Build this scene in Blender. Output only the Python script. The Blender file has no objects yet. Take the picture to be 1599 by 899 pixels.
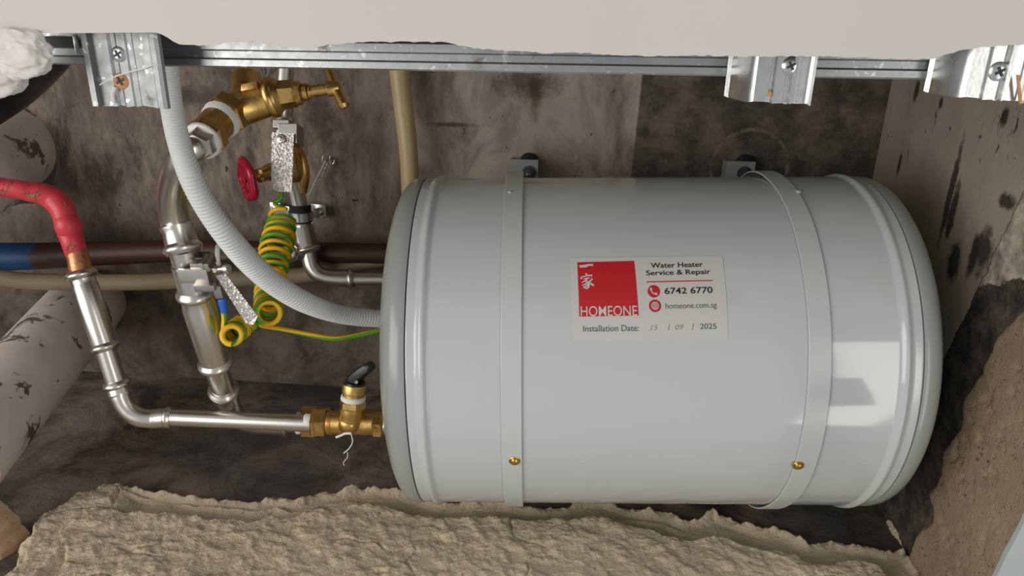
import bpy, bmesh, math, random
import numpy as np
from mathutils import Vector, Matrix
random.seed(4)
SC = bpy.context.scene
COL = SC.collection
PI = math.pi

# ------------------------------------------------------------------ camera
FPX = 1155.0
CAM = Vector((0, 0, 0.575))
YAW, PITCH, ROLL = [math.radians(a) for a in (4.7, 21.0, 1.2)]
FWD = Vector((-math.sin(YAW)*math.cos(PITCH), math.cos(YAW)*math.cos(PITCH), -math.sin(PITCH)))
R0 = Vector((math.cos(YAW), math.sin(YAW), 0))
U0 = R0.cross(FWD)
RGT = R0*math.cos(ROLL) + U0*math.sin(ROLL)
UPV = RGT.cross(FWD)
cd = bpy.data.cameras.new('camera')
cd.sensor_width = 36.0
cd.lens = 36.0*FPX/1599.0
cd.clip_start = 0.01
cam = bpy.data.objects.new('camera', cd)
COL.objects.link(cam)
M = Matrix((RGT, UPV, -FWD)).transposed().to_4x4()
M.translation = CAM
cam.matrix_world = M
SC.camera = cam

# ------------------------------------------------------------------ world and lights
w = bpy.data.worlds.new('world'); SC.world = w; w.use_nodes = True
bg = w.node_tree.nodes['Background']
bg.inputs[0].default_value = (0.93, 0.97, 1.0, 1)
bg.inputs[1].default_value = 0.40

def area(name, loc, target, sx, sy, power, color):
    l = bpy.data.lights.new(name, 'AREA'); l.shape = 'RECTANGLE'
    l.size = sx; l.size_y = sy; l.energy = power; l.color = color
    o = bpy.data.objects.new(name, l); COL.objects.link(o)
    o.location = loc
    o.rotation_euler = (Vector(target)-Vector(loc)).to_track_quat('-Z', 'Y').to_euler()
    return o
area('window_daylight', (1.235, -1.15, 0.12), (0.27, 0.6, 0.28), 0.27, 2.0, 8, (1.0, 0.96, 0.88))
area('soft_fill', (-1.7, -1.15, 0.75), (0.15, 0.8, 0.3), 2.0, 1.5, 38, (1.0, 0.95, 0.88))  # broad fill added at the left front to brighten the cavity, no known lamp
SC.view_settings.view_transform = 'Standard'
SC.view_settings.look = 'None'
SC.view_settings.gamma = 1.0
SC.view_settings.exposure = 0.0
SC.view_settings.use_curve_mapping = False

# ------------------------------------------------------------------ places
YA = 1.017                      # the back wall
XR = 0.398                      # the right wall
YB = 0.42                       # front face of the plasterboard
def ray(px, py): return FWD + RGT*((px-800)/FPX) - UPV*((py-450)/FPX)
def P(px, py, z): return CAM + ray(px, py)*z
def PA(px, py, y=YA):
    r = ray(px, py); return CAM + r*(y/r.y)
def PF(px, py, h=0.0):
    r = ray(px, py); return CAM + r*((h-CAM.z)/r.z)
def PR(px, py, x=XR):
    r = ray(px, py); return CAM + r*(x/r.x)

# ------------------------------------------------------------------ materials
class NT:
    def __init__(s, name):
        s.m = bpy.data.materials.new(name); s.m.use_nodes = True
        s.t = s.m.node_tree; s.b = s.t.nodes['Principled BSDF']
        s.co = s.t.nodes.new('ShaderNodeTexCoord').outputs['Object']
    def n(s, typ, **kw):
        x = s.t.nodes.new(typ)
        for k, v in kw.items(): setattr(x, k, v)
        return x
    def put(s, sock, v):
        if hasattr(v, 'is_output'): s.t.links.new(v, sock)
        else: sock.default_value = v
    def math(s, op, a, b=0.0, clamp=False):
        x = s.n('ShaderNodeMath', operation=op); x.use_clamp = clamp
        s.put(x.inputs[0], a); s.put(x.inputs[1], b); return x.outputs[0]
    def noise(s, scale, detail=4, rough=0.55, stretch=(1, 1, 1), rot=(0, 0, 0), dist=0.0, co=None):
        mp = s.n('ShaderNodeMapping'); s.put(mp.inputs[0], co or s.co)
        mp.inputs['Scale'].default_value = stretch; mp.inputs['Rotation'].default_value = rot
        x = s.n('ShaderNodeTexNoise'); s.put(x.inputs['Vector'], mp.outputs[0])
        x.inputs['Scale'].default_value = scale; x.inputs['Detail'].default_value = detail
        x.inputs['Roughness'].default_value = rough; x.inputs['Distortion'].default_value = dist
        return x.outputs['Fac']
    def ramp(s, v, lo, hi, a=0.0, b=1.0):
        x = s.n('ShaderNodeMapRange'); s.put(x.inputs[0], v)
        x.inputs[1].default_value = lo; x.inputs[2].default_value = hi
        x.inputs[3].default_value = a; x.inputs[4].default_value = b
        x.clamp = True; return x.outputs[0]
    def mix(s, f, a, b):
        x = s.n('ShaderNodeMix', data_type='RGBA')
        s.put(x.inputs[0], f)
        for k, c in ((6, a), (7, b)):
            s.put(x.inputs[k], c if hasattr(c, 'is_output') else (*c, 1))
        return x.outputs[2]
    def bump(s, v, strength=0.3, dist=0.002, prev=None):
        x = s.n('ShaderNodeBump'); s.put(x.inputs['Height'], v)
        x.inputs['Strength'].default_value = strength; x.inputs['Distance'].default_value = dist
        if prev is not None: s.put(x.inputs['Normal'], prev)
        return x.outputs[0]
    def sep(s):
        x = s.n('ShaderNodeSeparateXYZ'); s.put(x.inputs[0], s.co); return x.outputs
    def side(s, ax, p, q, soft=0.004, wob=0.01, scale=25):
        """1 on the left of the line p->q in the plane of axes ax, with a wobbly border."""
        o = s.sep(); d = np.array(q, float)-np.array(p, float); d /= np.linalg.norm(d)
        nx, ny = -d[1], d[0]; c = -(nx*p[0]+ny*p[1])
        v = s.math('ADD', s.math('MULTIPLY', o[ax[0]], nx), s.math('MULTIPLY', o[ax[1]], ny))
        v = s.math('ADD', v, c)
        v = s.math('ADD', v, s.math('MULTIPLY', s.math('SUBTRACT', s.noise(scale, 5, .65), .5), wob*4))
        return s.ramp(v, -soft, soft)
    def blob(s, c, rad, soft=0.5, wob=0.3, scale=30):
        mp = s.n('ShaderNodeVectorMath', operation='SUBTRACT'); s.put(mp.inputs[0], s.co); mp.inputs[1].default_value = c
        dv = s.n('ShaderNodeVectorMath', operation='DIVIDE'); s.put(dv.inputs[0], mp.outputs[0]); dv.inputs[1].default_value = rad
        ln = s.n('ShaderNodeVectorMath', operation='LENGTH'); s.put(ln.inputs[0], dv.outputs[0])
        v = s.math('ADD', ln.outputs['Value'], s.math('MULTIPLY', s.math('SUBTRACT', s.noise(scale, 5, .7), .5), wob*4))
        return s.ramp(v, 1+soft, 1-soft)
    def done(s, col=None, rough=None, metal=None, normal=None, **kw):
        I = s.b.inputs
        if col is not None: s.put(I['Base Color'], col if hasattr(col, 'is_output') else (*col, 1))
        if rough is not None: s.put(I['Roughness'], rough)
        if metal is not None: s.put(I['Metallic'], metal)
        if normal is not None: s.put(I['Normal'], normal)
        for k, v in kw.items(): I[k].default_value = v
        return s.m

def simple(name, col, rough=0.5, metal=0.0, var=0.12, vscale=40, bump=0.0, bscale=300, bdist=0.0005, **kw):
    t = NT(name)
    a = tuple(c*(1-var) for c in col); b = tuple(min(1, c*(1+var)) for c in col)
    c = t.mix(t.noise(vscale, 4), a, b)
    r = t.ramp(t.noise(vscale*1.7, 3), .3, .7, max(0.02, rough*(1-var)), min(1, rough*(1+var)))
    nrm = t.bump(t.noise(bscale, 3), bump, bdist) if bump else None
    return t.done(c, r, metal, nrm, **kw)

M_ = {}
M_['enamel'] = simple('white_enamel', (.52, .55, .55), .11, 0, .02, 6, bump=.05, bscale=25, bdist=.0006, **{'Coat Weight': .3, 'Coat Roughness': .05})
M_['cap'] = simple('grey_end_cap', (.31, .335, .32), .22, 0, .02, 8)
M_['strap'] = simple('strap_paint', (.53, .56, .55), .26, 0, .02, 20, bump=.12, bscale=900, bdist=.0002)
M_['bracket'] = simple('bracket_paint', (.33, .34, .33), .45, 0, .12, 60)
M_['groove'] = simple('groove_dark', (.04, .045, .045), .6)
M_['steel'] = simple('stainless_steel', (.72, .68, .63), .30, 1.0, .05, 40, bump=.05, bscale=90, bdist=.0004)
M_['steel_dull'] = simple('dull_steel', (.50, .48, .46), .34, 1.0, .2, 90, bump=.15, bscale=400)
M_['steel_dark'] = simple('dark_bolt_steel', (.16, .16, .16), .42, .9, .3, 200, bump=.2)
M_['black'] = simple('black_plastic', (.012, .012, .013), .32, 0, .2, 80)
M_['rubber'] = simple('black_rubber', (.012, .012, .012), .75, 0, .2, 80)
M_['tape'] = simple('white_thread_tape', (.78, .78, .76), .6, 0, .05, 150, bump=.3, bscale=500)
M_['conduit'] = simple('white_conduit_plastic', (.70, .71, .70), .38, 0, .03, 60)
M_['blue'] = simple('blue_crimp', (.02, .14, .62), .4, 0, .1)
M_['redwheel'] = simple('red_wheel_paint', (.34, .006, .03), .22, 0, .15, 90, bump=.2, bscale=220)
M_['brassscrew'] = simple('brass_screw', (.62, .42, .13), .28, 1.0, .2, 300)
M_['paper'] = simple('sticker_paper', (.58, .56, .54), .32, 0, .01, 20)
M_['red'] = simple('sticker_red', (.52, .016, .022), .4, 0, .03)
M_['ink'] = simple('ink_black', (.012, .012, .012), .5)
M_['inkgrey'] = simple('ink_grey', (.11, .11, .11), .5)
M_['pencil'] = simple('pen_grey', (.22, .22, .23), .5)
M_['tagmetal'] = None

def brass():
    t = NT('brass')
    g = t.noise(70, 5, .6)
    c = t.mix(t.ramp(g, .35, .7), (.60, .36, .11), (.78, .53, .20))
    c = t.mix(t.ramp(t.noise(40, 4, .7), .58, .72), c, (.36, .19, .05))
    return t.done(c, t.ramp(t.noise(120, 4), .3, .7, .26, .42), 1.0, t.bump(t.noise(500, 3), .25, .0004))
M_['brass'] = brass()

def galv(name, rough=.36, tint=(.44, .46, .46)):
    t = NT(name)
    v = t.n('ShaderNodeTexVoronoi'); v.inputs['Scale'].default_value = 180; t.put(v.inputs['Vector'], t.co)
    s1 = t.ramp(v.outputs['Distance'], 0, 1, .85, 1.12)
    c = t.mix(t.noise(60, 5, .7, (1, 1, .3)), tuple(x*.72 for x in tint), tuple(min(1, x*1.2) for x in tint))
    dirt = t.ramp(t.noise(45, 5, .7), .6, .72)
    c = t.mix(dirt, c, (.23, .21, .19))
    c = t.mix(t.ramp(t.noise(160, 3), .62, .7), c, (.75, .76, .76))
    r = t.math('MULTIPLY', s1, rough)
    r = t.math('ADD', r, t.math('MULTIPLY', dirt, .2))
    return t.done(c, r, .92, t.bump(t.noise(220, 3), .2, .0004))
M_['galv'] = galv('galvanised_steel')
M_['galvdull'] = galv('dull_galvanised_steel', .5, (.30, .315, .315))
M_['galvbright'] = galv('bright_galvanised_steel', .26, (.62, .64, .63))

def tagmetal():
    t = NT('embossed_tag_metal')
    v = t.n('ShaderNodeTexVoronoi', feature='F1'); v.inputs['Scale'].default_value = 330; t.put(v.inputs['Vector'], t.co)
    n = t.noise(420, 3, .7)
    h = t.math('ADD', t.ramp(v.outputs['Distance'], .1, .6, 1, 0), n)
    c = t.mix(t.ramp(t.noise(380, 3), .5, .62), (.44, .42, .40), (.66, .65, .62))
    return t.done(c, .33, .85, t.bump(h, .55, .001))
M_['tagmetal'] = tagmetal()

def redcopper():
    t = NT('chipped_red_paint')
    chip = t.ramp(t.noise(34, 7, .7, dist=.6), .575, .60)
    for px_, py_, z_, rad in ((84, 315, .77, .010), (90, 334, .775, .009), (72, 306, .77, .006), (4, 288, .75, .012)):
        q = P(px_, py_, z_); chip = t.math('MAXIMUM', chip, t.blob((q.x, q.y, q.z), (rad, rad*1.8, rad), .12, .55, 90))
    c = t.mix(t.noise(15, 3), (.56, .030, .045), (.66, .06, .075))
    cop = t.mix(t.noise(90, 5), (.36, .13, .05), (.55, .28, .13))
    c = t.mix(chip, c, cop)
    edge = t.math('MULTIPLY', t.ramp(t.noise(34, 7, .7, dist=.6), .56, .575), t.math('SUBTRACT', 1, chip))
    c = t.mix(t.math('MULTIPLY', edge, .8), c, (.10, .02, .02))
    dirt = t.ramp(t.noise(75, 6, .8, dist=1.0), .61, .65)
    c = t.mix(dirt, c, (.06, .03, .03))
    h = t.math('ADD', t.math('MULTIPLY', chip, -1), t.noise(40, 5))
    return t.done(c, t.math('ADD', t.math('MULTIPLY', chip, .1), .38), t.math('MULTIPLY', chip, .4), t.bump(h, .5, .002))
M_['redpaint'] = redcopper()
M_['copper'] = simple('bare_copper', (.55, .25, .12), .36, .8, .4, 120, bump=.5, bscale=140, bdist=.001)

def stripes():
    t = NT('green_yellow_insulation')
    uv = t.n('ShaderNodeUVMap'); uv.uv_map = 'UVMap'
    sp = t.n('ShaderNodeSeparateXYZ'); t.put(sp.inputs[0], uv.outputs[0])
    f = t.math('FRACT', t.math('ADD', sp.outputs[0], t.math('MULTIPLY', sp.outputs[1], .025)))
    f = t.math('LESS_THAN', f, .45)
    c = t.mix(f, (.88, .50, .012), (.10, .34, .02))
    return t.done(c, .42, 0)
M_['stripe'] = stripes()

def blue_red():
    t = NT('blue_and_oxide_paint')
    o = t.sep()
    x0 = PA(118, 395, .99).x
    m = t.ramp(t.math('ADD', o[0], t.math('MULTIPLY', t.noise(30, 4), .03)), x0+.010, x0+.018)
    c = t.mix(m, (.006, .055, .15), (.050, .016, .013))
    c = t.mix(t.ramp(t.noise(60, 5, .7), .6, .7), c, (.03, .025, .02))
    return t.done(c, .5, 0, t.bump(t.noise(120, 4), .4, .001))
M_['bluered'] = blue_red()
M_['beige_shaded'] = simple('shaded_yellowed_pvc', (.25, .195, .12), .5, 0, .25, 18)  # darker copy of the yellowed pvc, shade deep in the cavity put into its colour
M_['beige'] = simple('yellowed_pvc', (.50, .38, .20), .38, 0, .16, 22)

def pvc():
    t = NT('stained_white_pvc')
    c = t.mix(t.noise(14, 5, .6), (.60, .52, .475), (.80, .72, .67))
    c = t.mix(t.ramp(t.noise(24, 6, .7, dist=.5), .585, .61), c, (.13, .105, .09))
    c = t.mix(t.math('MULTIPLY', t.ramp(t.noise(8, 4), .5, .8), .6), c, (.36, .24, .17))
    return t.done(c, .55, 0, t.bump(t.noise(60, 5), .2, .001))
M_['pvc'] = pvc()

def back_wall_mat():
    t = NT('old_concrete_back')
    joint = PA(1003, 120).x, PA(985, 280).x
    jb, jt = PA(985, 280), PA(1003, 120)
    mott = t.noise(11, 8, .68, (1.3, 1, .62), (0, .5, 0), .5)
    lightc = t.mix(t.ramp(t.noise(5, 5), .35, .65), (.34, .285, .24), (.46, .39, .33))
    c = t.mix(t.ramp(mott, .36, .56), (.16, .125, .10), lightc)
    # left third: coarser, streaked
    o = t.sep()
    left = t.ramp(o[0], PA(690, 250).x, PA(540, 250).x)
    streak = t.ramp(t.noise(19, 9, .74, (1.5, 1, .62), (0, .5, 0), .25), .41, .62)
    rough_c = t.mix(streak, (.045, .034, .027), (.33, .252, .19))
    rough_c = t.mix(t.ramp(t.noise(7, 5), .35, .65), t.mix(.6, rough_c, (.075, .057, .044)), rough_c)
    c = t.mix(t.math('MULTIPLY', left, .85), c, rough_c)
    # flecks and pits
    c = t.mix(t.ramp(t.noise(75, 5, .7, (1, 1, .7)), .66, .69), c, (.03, .024, .02))
    # lower part darker, mottled
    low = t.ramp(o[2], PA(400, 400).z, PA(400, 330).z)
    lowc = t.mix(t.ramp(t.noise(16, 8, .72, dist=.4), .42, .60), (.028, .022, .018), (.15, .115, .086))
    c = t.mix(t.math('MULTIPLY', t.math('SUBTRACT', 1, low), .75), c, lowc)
    # stains near the runner
    for (px, py, rx, rz) in ((825, 130, .04, .016), (835, 145, .008, .03), (705, 195, .028, .003), (500, 180, .02, .03), (290, 150, .05, .012)):
        q = PA(px, py)
        c = t.mix(t.math('MULTIPLY', t.blob((q.x, q.y, q.z), (rx, 1, rz), .5, .5, 60), .75), c, (.035, .025, .02))
    # dark bitumen-like slab at the right of the shuttering joint
    dark = t.side((0, 2), (jt.x, jt.z), (jb.x, jb.z), .0012, .0006, 60)
    dk = t.mix(t.ramp(t.noise(24, 7, .7), .42, .68), (.06, .048, .039), (.20, .165, .135))
    dk = t.mix(t.ramp(t.noise(60, 6, .75, (2, 1, .6)), .62, .72), dk, (.27, .22, .175))
    q = PA(1170, 262)
    for r1, r2 in ((.0505, .0035),):
        mp = t.n('ShaderNodeVectorMath', operation='DISTANCE'); t.put(mp.inputs[0], t.co); mp.inputs[1].default_value = (q.x, q.y, q.z)
        d = t.math('ABSOLUTE', t.math('SUBTRACT', mp.outputs['Value'], r1))
        ring = t.math('MULTIPLY', t.ramp(d, r2, .0005), t.ramp(t.noise(40, 4, .7), .35, .6))
        dk = t.mix(t.math('MULTIPLY', ring, .75), dk, (.34, .29, .24))
    c = t.mix(dark, c, dk)
    h = t.math('ADD', mott, t.math('MULTIPLY', t.noise(90, 6, .7), .4))
    nb = t.bump(h, .45, .006)
    nb = t.bump(dark, .5, .003, nb)
    return t.done(c, .78, 0, nb)

def floor_mat():
    t = NT('dark_damp_concrete')
    m = t.noise(9, 8, .7, dist=.6)
    c = t.mix(t.ramp(m, .40, .60), (.055, .043, .036), (.30, .235, .185))
    c = t.mix(t.ramp(t.noise(4, 4), .45, .7), c, (.085, .085, .088))
    for (px, py, rx, ry) in ((505, 720, .02, .03), (620, 560, .05, .02)):
        q = PF(px, py)
        c = t.mix(t.math('MULTIPLY', t.blob((q.x, q.y, 0), (rx, ry, 1), .7, .7, 40), .6), c, (.17, .145, .125))
    q1, q2 = PF(1311, 790), PF(1330, 850)
    sm = t.side((0, 1), (q1.x, q1.y), (q2.x, q2.y), .002, .001, 60)
    c = t.mix(sm, t.mix(.5, c, (.02, .018, .017)) if False else c, t.mix(t.ramp(t.noise(30, 6, .7), .4, .7), (.06, .05, .042), (.15, .12, .09)))
    h = t.math('ADD', m, t.math('MULTIPLY', t.noise(70, 6, .7), .35))
    return t.done(c, t.ramp(t.noise(12, 4), .3, .7, .5, .8), 0, t.bump(h, .5, .008))

def right_wall_mat():
    t = NT('old_plaster_right')
    Y = 1; Z = 2
    m = t.noise(8, 7, .65, (1, 1, .7))
    c = t.mix(t.ramp(m, .35, .65), (.33, .28, .225), (.47, .405, .33))
    c = t.mix(t.ramp(t.noise(70, 5, .7, (1, 1.4, .5)), .66, .69), c, (.03, .024, .02))
    c = t.mix(t.ramp(t.noise(28, 6, .75, (1, 1.6, .5)), .64, .68), c, (.05, .042, .035))
    for (px, py, a, b) in ((1485, 300, .006, .05), (1488, 330, .007, .03), (1572, 315, .013, .007), (1535, 390, .014, .022), (1520, 400, .007, .022), (1490, 410, .012, .02),
                           (1432, 140, .006, .012), (1570, 182, .005, .009), (1470, 160, .004, .006), (1405, 255, .004, .014)):
        q = PR(px, py)
        c = t.mix(t.math('MULTIPLY', t.blob((q.x, q.y, q.z), (1, a, b), .3, .45, 70), .92), c, (.028, .023, .02))
    # lighter broken edge, then bare black concrete under it
    b, a = PR(1599, 300), PR(1490, 530)
    s1 = t.side((Y, Z), (a.y, a.z), (b.y, b.z), .001, .004, 40)
    b2, a2 = PR(1640, 425), PR(1500, 455)
    s2 = t.side((Y, Z), (a2.y, a2.z), (b2.y, b2.z), .001, .006, 40)
    chipc = t.mix(t.ramp(t.noise(35, 6, .7), .4, .62), (.2, .165, .13), (.60, .52, .43))
    black = t.mix(t.ramp(t.noise(40, 7, .75), .42, .7), (.03, .026, .023), (.15, .12, .095))
    low = t.mix(s2, chipc, black)
    c = t.mix(s1, c, low)
    h = t.math('ADD', m, t.math('MULTIPLY', t.noise(80, 6, .7), .4))
    nb = t.bump(h, .5, .004)
    nb = t.bump(s1, .5, .004, nb)
    return t.done(c, .75, 0, nb)

def coat_mat(name, a, b, dark, worm=.6):
    t = NT(name)
    c = t.mix(t.ramp(t.noise(6, 6, .6), .3, .7), a, b)
    c = t.mix(t.ramp(t.noise(55, 6, .75), .63, .66), c, dark) if worm < .6 else c
    pit = t.noise(190, 4, .6, (1, 1, 1), dist=1.2)
    c = t.mix(t.ramp(pit, .60, .70), c, dark)
    c = t.mix(t.math('MULTIPLY', t.ramp(t.noise(14, 5), .55, .75), .35), c, tuple(min(1, x*1.25) for x in b))
    h = t.math('ADD', t.noise(210, 5, .6, (1, 1.6, 1), dist=1.0), t.math('MULTIPLY', t.noise(480, 3, .5), .5))
    return t.done(c, .85, 0, t.bump(h, worm, .0045))
M_['coat'] = coat_mat('rough_sand_plaster', (.60, .49, .345), (.72, .60, .435), (.33, .25, .15))
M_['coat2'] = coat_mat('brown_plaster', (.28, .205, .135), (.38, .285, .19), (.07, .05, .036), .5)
M_['coat3'] = coat_mat('tan_plaster', (.42, .27, .16), (.52, .35, .21), (.2, .14, .08), .25)
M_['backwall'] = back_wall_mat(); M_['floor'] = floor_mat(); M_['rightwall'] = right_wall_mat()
M_['board'] = simple('painted_plasterboard', (.60, .565, .525), .8, 0, .03, 9, bump=.12, bscale=160)
M_['lump'] = simple('white_filler', (.70, .66, .63), .8, 0, .07, 40, bump=.3, bscale=120, bdist=.001)
M_['greyedge'] = simple('grey_edge_paint', (.40, .44, .43), .5, .1, .12, 60)
M_['rust'] = simple('rusty_screw', (.55, .27, .13), .6, .3, .4, 500, bump=.4)

# ------------------------------------------------------------------ building helpers
def rootloc(parent):
    p = parent
    while p is not None and p.parent is not None: p = p.parent
    return Vector(p.location) if p is not None else Vector((0, 0, 0))

def mk(name, verts, faces, mat, parent=None, smooth=True, uvs=None, angle=40):
    L = rootloc(parent)
    me = bpy.data.meshes.new(name)
    me.from_pydata([tuple(Vector(v)-L) for v in verts], [], faces)
    me.materials.append(mat)
    if uvs is not None:
        uv = me.uv_layers.new(name='UVMap')
        for li, l in enumerate(me.loops): uv.data[li].uv = uvs[li]
    bm = bmesh.new(); bm.from_mesh(me)
    bmesh.ops.recalc_face_normals(bm, faces=bm.faces)
    if smooth:
        for f in bm.faces: f.smooth = True
        for e in bm.edges:
            if len(e.link_faces) == 2 and e.calc_face_angle(0) > math.radians(angle): e.smooth = False
    bm.to_mesh(me); bm.free()
    o = bpy.data.objects.new(name, me); COL.objects.link(o)
    if parent is not None: o.parent = parent
    return o

def thing(name, label, cat, loc, group=None):
    o = bpy.data.objects.new(name, None); COL.objects.link(o)
    o.location = loc; o.empty_display_size = .01
    o['label'] = label; o['category'] = cat
    if group: o['group'] = group
    return o
def tag(o, label, cat, group=None):
    o['label'] = label; o['category'] = cat
    if group: o['group'] = group
    return o

class Geo:
    def __init__(s): s.v = []; s.f = []
    def add(s, v, f):
        k = len(s.v); s.v += [Vector(x) for x in v]; s.f += [tuple(i+k for i in q) for q in f]; return s
    def mk(s, name, mat, parent=None, **kw): return mk(name, s.v, s.f, mat, parent, **kw)

def frame(d, hint=None):
    d = Vector(d).normalized()
    h = Vector(hint) if hint is not None else (Vector((0, 0, 1)) if abs(d.z) < .9 else Vector((1, 0, 0)))
    u = h - d*h.dot(d)
    if u.length < 1e-5: u = Vector((1, 0, 0)) - d*d.x
    u.normalize(); return u, d.cross(u), d

def lathe(p0, d, prof, seg=32, sides=None, hint=None, twist=0.0):
    """prof: (distance along d, radius). Radius 0 closes an end."""
    u, v, d = frame(d, hint); p0 = Vector(p0); n = sides or seg
    V = []; F = []; rings = []
    for s, r in prof:
        c = p0 + d*s
        if r <= 1e-7: rings.append([len(V)]); V.append(c)
        else:
            rings.append(list(range(len(V), len(V)+n)))
            for k in range(n):
                a = 2*PI*k/n + twist; V.append(c + u*(r*math.cos(a)) + v*(r*math.sin(a)))
    for A, B in zip(rings, rings[1:]):
        if len(A) == 1 and len(B) == 1: continue
        for k in range(n):
            k2 = (k+1) % n
            if len(A) == 1: F.append((A[0], B[k], B[k2]))
            elif len(B) == 1: F.append((A[k2], A[k], B[0]))
            else: F.append((A[k], B[k], B[k2], A[k2]))
    return V, F

def catmull(pts, n=8):
    """pts: list of equal-length tuples; returns smooth resampled list."""
    A = np.array(pts, float)
    A = np.vstack([2*A[0]-A[1], A, 2*A[-1]-A[-2]])
    out = []
    for i in range(1, len(A)-2):
        p0, p1, p2, p3 = A[i-1], A[i], A[i+1], A[i+2]
        for k in range(n):
            t = k/n
            out.append(.5*((2*p1)+(-p0+p2)*t+(2*p0-5*p1+4*p2-p3)*t*t+(-p0+3*p1-3*p2+p3)*t**3))
    out.append(A[-2]); return out

def tube(path, rad, seg=20, caps=True, uv=False):
    """path: list of Vectors, rad: list or number."""
    path = [Vector(p) for p in path]; n = len(path)
    if not hasattr(rad, '__len__'): rad = [rad]*n
    T = []
    for i in range(n):
        a = path[max(0, i-1)]; b = path[min(n-1, i+1)]; T.append((b-a).normalized())
    u, v, _ = frame(T[0]); V = []; F = []; UV = []; L = 0; LL = []
    for i in range(n):
        if i:
            L += (path[i]-path[i-1]).length
            u = (u - T[i]*u.dot(T[i])).normalized(); v = T[i].cross(u)
        LL.append(L)
        for k in range(seg):
            a = 2*PI*k/seg; V.append(path[i] + (u*math.cos(a)+v*math.sin(a))*rad[i])
    for i in range(n-1):
        for k in range(seg):
            k2 = (k+1) % seg
            F.append((i*seg+k, i*seg+k2, (i+1)*seg+k2, (i+1)*seg+k))
            if uv: UV += [(k/seg, LL[i]*100), ((k+1)/seg, LL[i]*100), ((k+1)/seg, LL[i+1]*100), (k/seg, LL[i+1]*100)]
    if caps:
        F.append(tuple(range(seg-1, -1, -1))); F.append(tuple((n-1)*seg+k for k in range(seg)))
        if uv: UV += [(0, 0)]*(2*seg)
    return (V, F, UV) if uv else (V, F)

def pxtube(pts, n=8, seg=24, straight=False):
    """pts: (px, py, depth, width in px)"""
    q = [(*P(a, b, c), w*c/(2*FPX)) for a, b, c, w in pts]
    s = q if straight else catmull(q, n)
    return tube([Vector(x[:3]) for x in s], [x[3] for x in s], seg)

def oribox(c, ex, ey, ez, sx, sy, sz, bev=0.0):
    """box with axes ex ey ez and full sizes; bevel by chamfered corners via bmesh"""
    bm = bmesh.new(); bmesh.ops.create_cube(bm, size=1.0)
    for v in bm.verts: v.co = Vector((v.co.x*sx, v.co.y*sy, v.co.z*sz))
    if bev: bmesh.ops.bevel(bm, geom=bm.edges[:], offset=bev, segments=2, affect='EDGES', profile=.6)
    ex, ey, ez = Vector(ex).normalized(), Vector(ey).normalized(), Vector(ez).normalized()
    V = [Vector(c)+ex*v.co.x+ey*v.co.y+ez*v.co.z for v in bm.verts]
    bm.verts.index_update(); F = [tuple(v.index for v in f.verts) for f in bm.faces]; bm.free(); return V, F

def prism(outline, d, c=None):
    """outline: 3D points of a face, extruded by vector d"""
    n = len(outline); V = [Vector(p) for p in outline] + [Vector(p)+Vector(d) for p in outline]
    F = [tuple(range(n)), tuple(range(2*n-1, n-1, -1))] + [(i, (i+1) % n, (i+1) % n+n, i+n) for i in range(n)]
    return V, F

def sheet(profile, a, b, ua, va, thick=.0007, rows=1, wav=None):
    """fold a sheet: profile of (u, v) swept from point a to point b"""
    V = []; F = []; m = len(profile)
    pr = [Vector((x, y)) for x, y in profile]
    nor = []
    for i in range(m):
        e = pr[min(m-1, i+1)]-pr[max(0, i-1)]; e.normalize(); nor.append(Vector((-e.y, e.x)))
    loop = [pr[i]+nor[i]*thick*.5 for i in range(m)] + [pr[i]-nor[i]*thick*.5 for i in range(m-1, -1, -1)]
    k = len(loop); a = Vector(a); b = Vector(b); ua = Vector(ua); va = Vector(va)
    for r in range(rows+1):
        t = r/rows
        for j, q in enumerate(loop):
            p = a.lerp(b, t)+ua*q.x+va*q.y
            if wav: p += (b-a).normalized()*wav(t, q)
            V.append(p)
    for r in range(rows):
        for j in range(k):
            j2 = (j+1) % k
            F.append((r*k+j, r*k+j2, (r+1)*k+j2, (r+1)*k+j))
    for i in range(m-1):
        for base in (0, rows*k):
            F.append((base+i, base+i+1, base+k-2-i, base+k-1-i))
    return V, F

# numpy noise
def vnoise(x, y, seed):
    rs = np.random.RandomState(seed); T = rs.rand(256, 256)
    xi = np.floor(x).astype(int); yi = np.floor(y).astype(int)
    fx = x-xi; fy = y-yi; fx = fx*fx*(3-2*fx); fy = fy*fy*(3-2*fy)
    g = lambda a, b: T[a % 256, b % 256]
    return (g(xi, yi)*(1-fx)+g(xi+1, yi)*fx)*(1-fy)+(g(xi, yi+1)*(1-fx)+g(xi+1, yi+1)*fx)*fy
def fbm(x, y, f0, oct, seed, gain=.55):
    s = 0; a = 1; tot = 0
    for o in range(oct):
        s = s+a*vnoise(x*f0*2**o+17.3*o, y*f0*2**o+9.1*o, seed+o); tot += a; a *= gain
    return s/tot-.5

def sdf(poly, X, Y):
    """positive inside"""
    poly = np.array(poly, float); D = np.full(X.shape, 1e9); ins = np.zeros(X.shape, bool)
    n = len(poly)
    for i in range(n):
        a = poly[i]; b = poly[(i+1) % n]; e = b-a
        t = np.clip(((X-a[0])*e[0]+(Y-a[1])*e[1])/(e@e), 0, 1)
        D = np.minimum(D, np.hypot(X-a[0]-t*e[0], Y-a[1]-t*e[1]))
        c = ((a[1] > Y) != (b[1] > Y))
        with np.errstate(divide='ignore', invalid='ignore'):
            xx = (b[0]-a[0])*(Y-a[1])/(b[1]-a[1] if b[1] != a[1] else 1e-12)+a[0]
        ins ^= c & (X < xx)
    return np.where(ins, D, -D)

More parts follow.
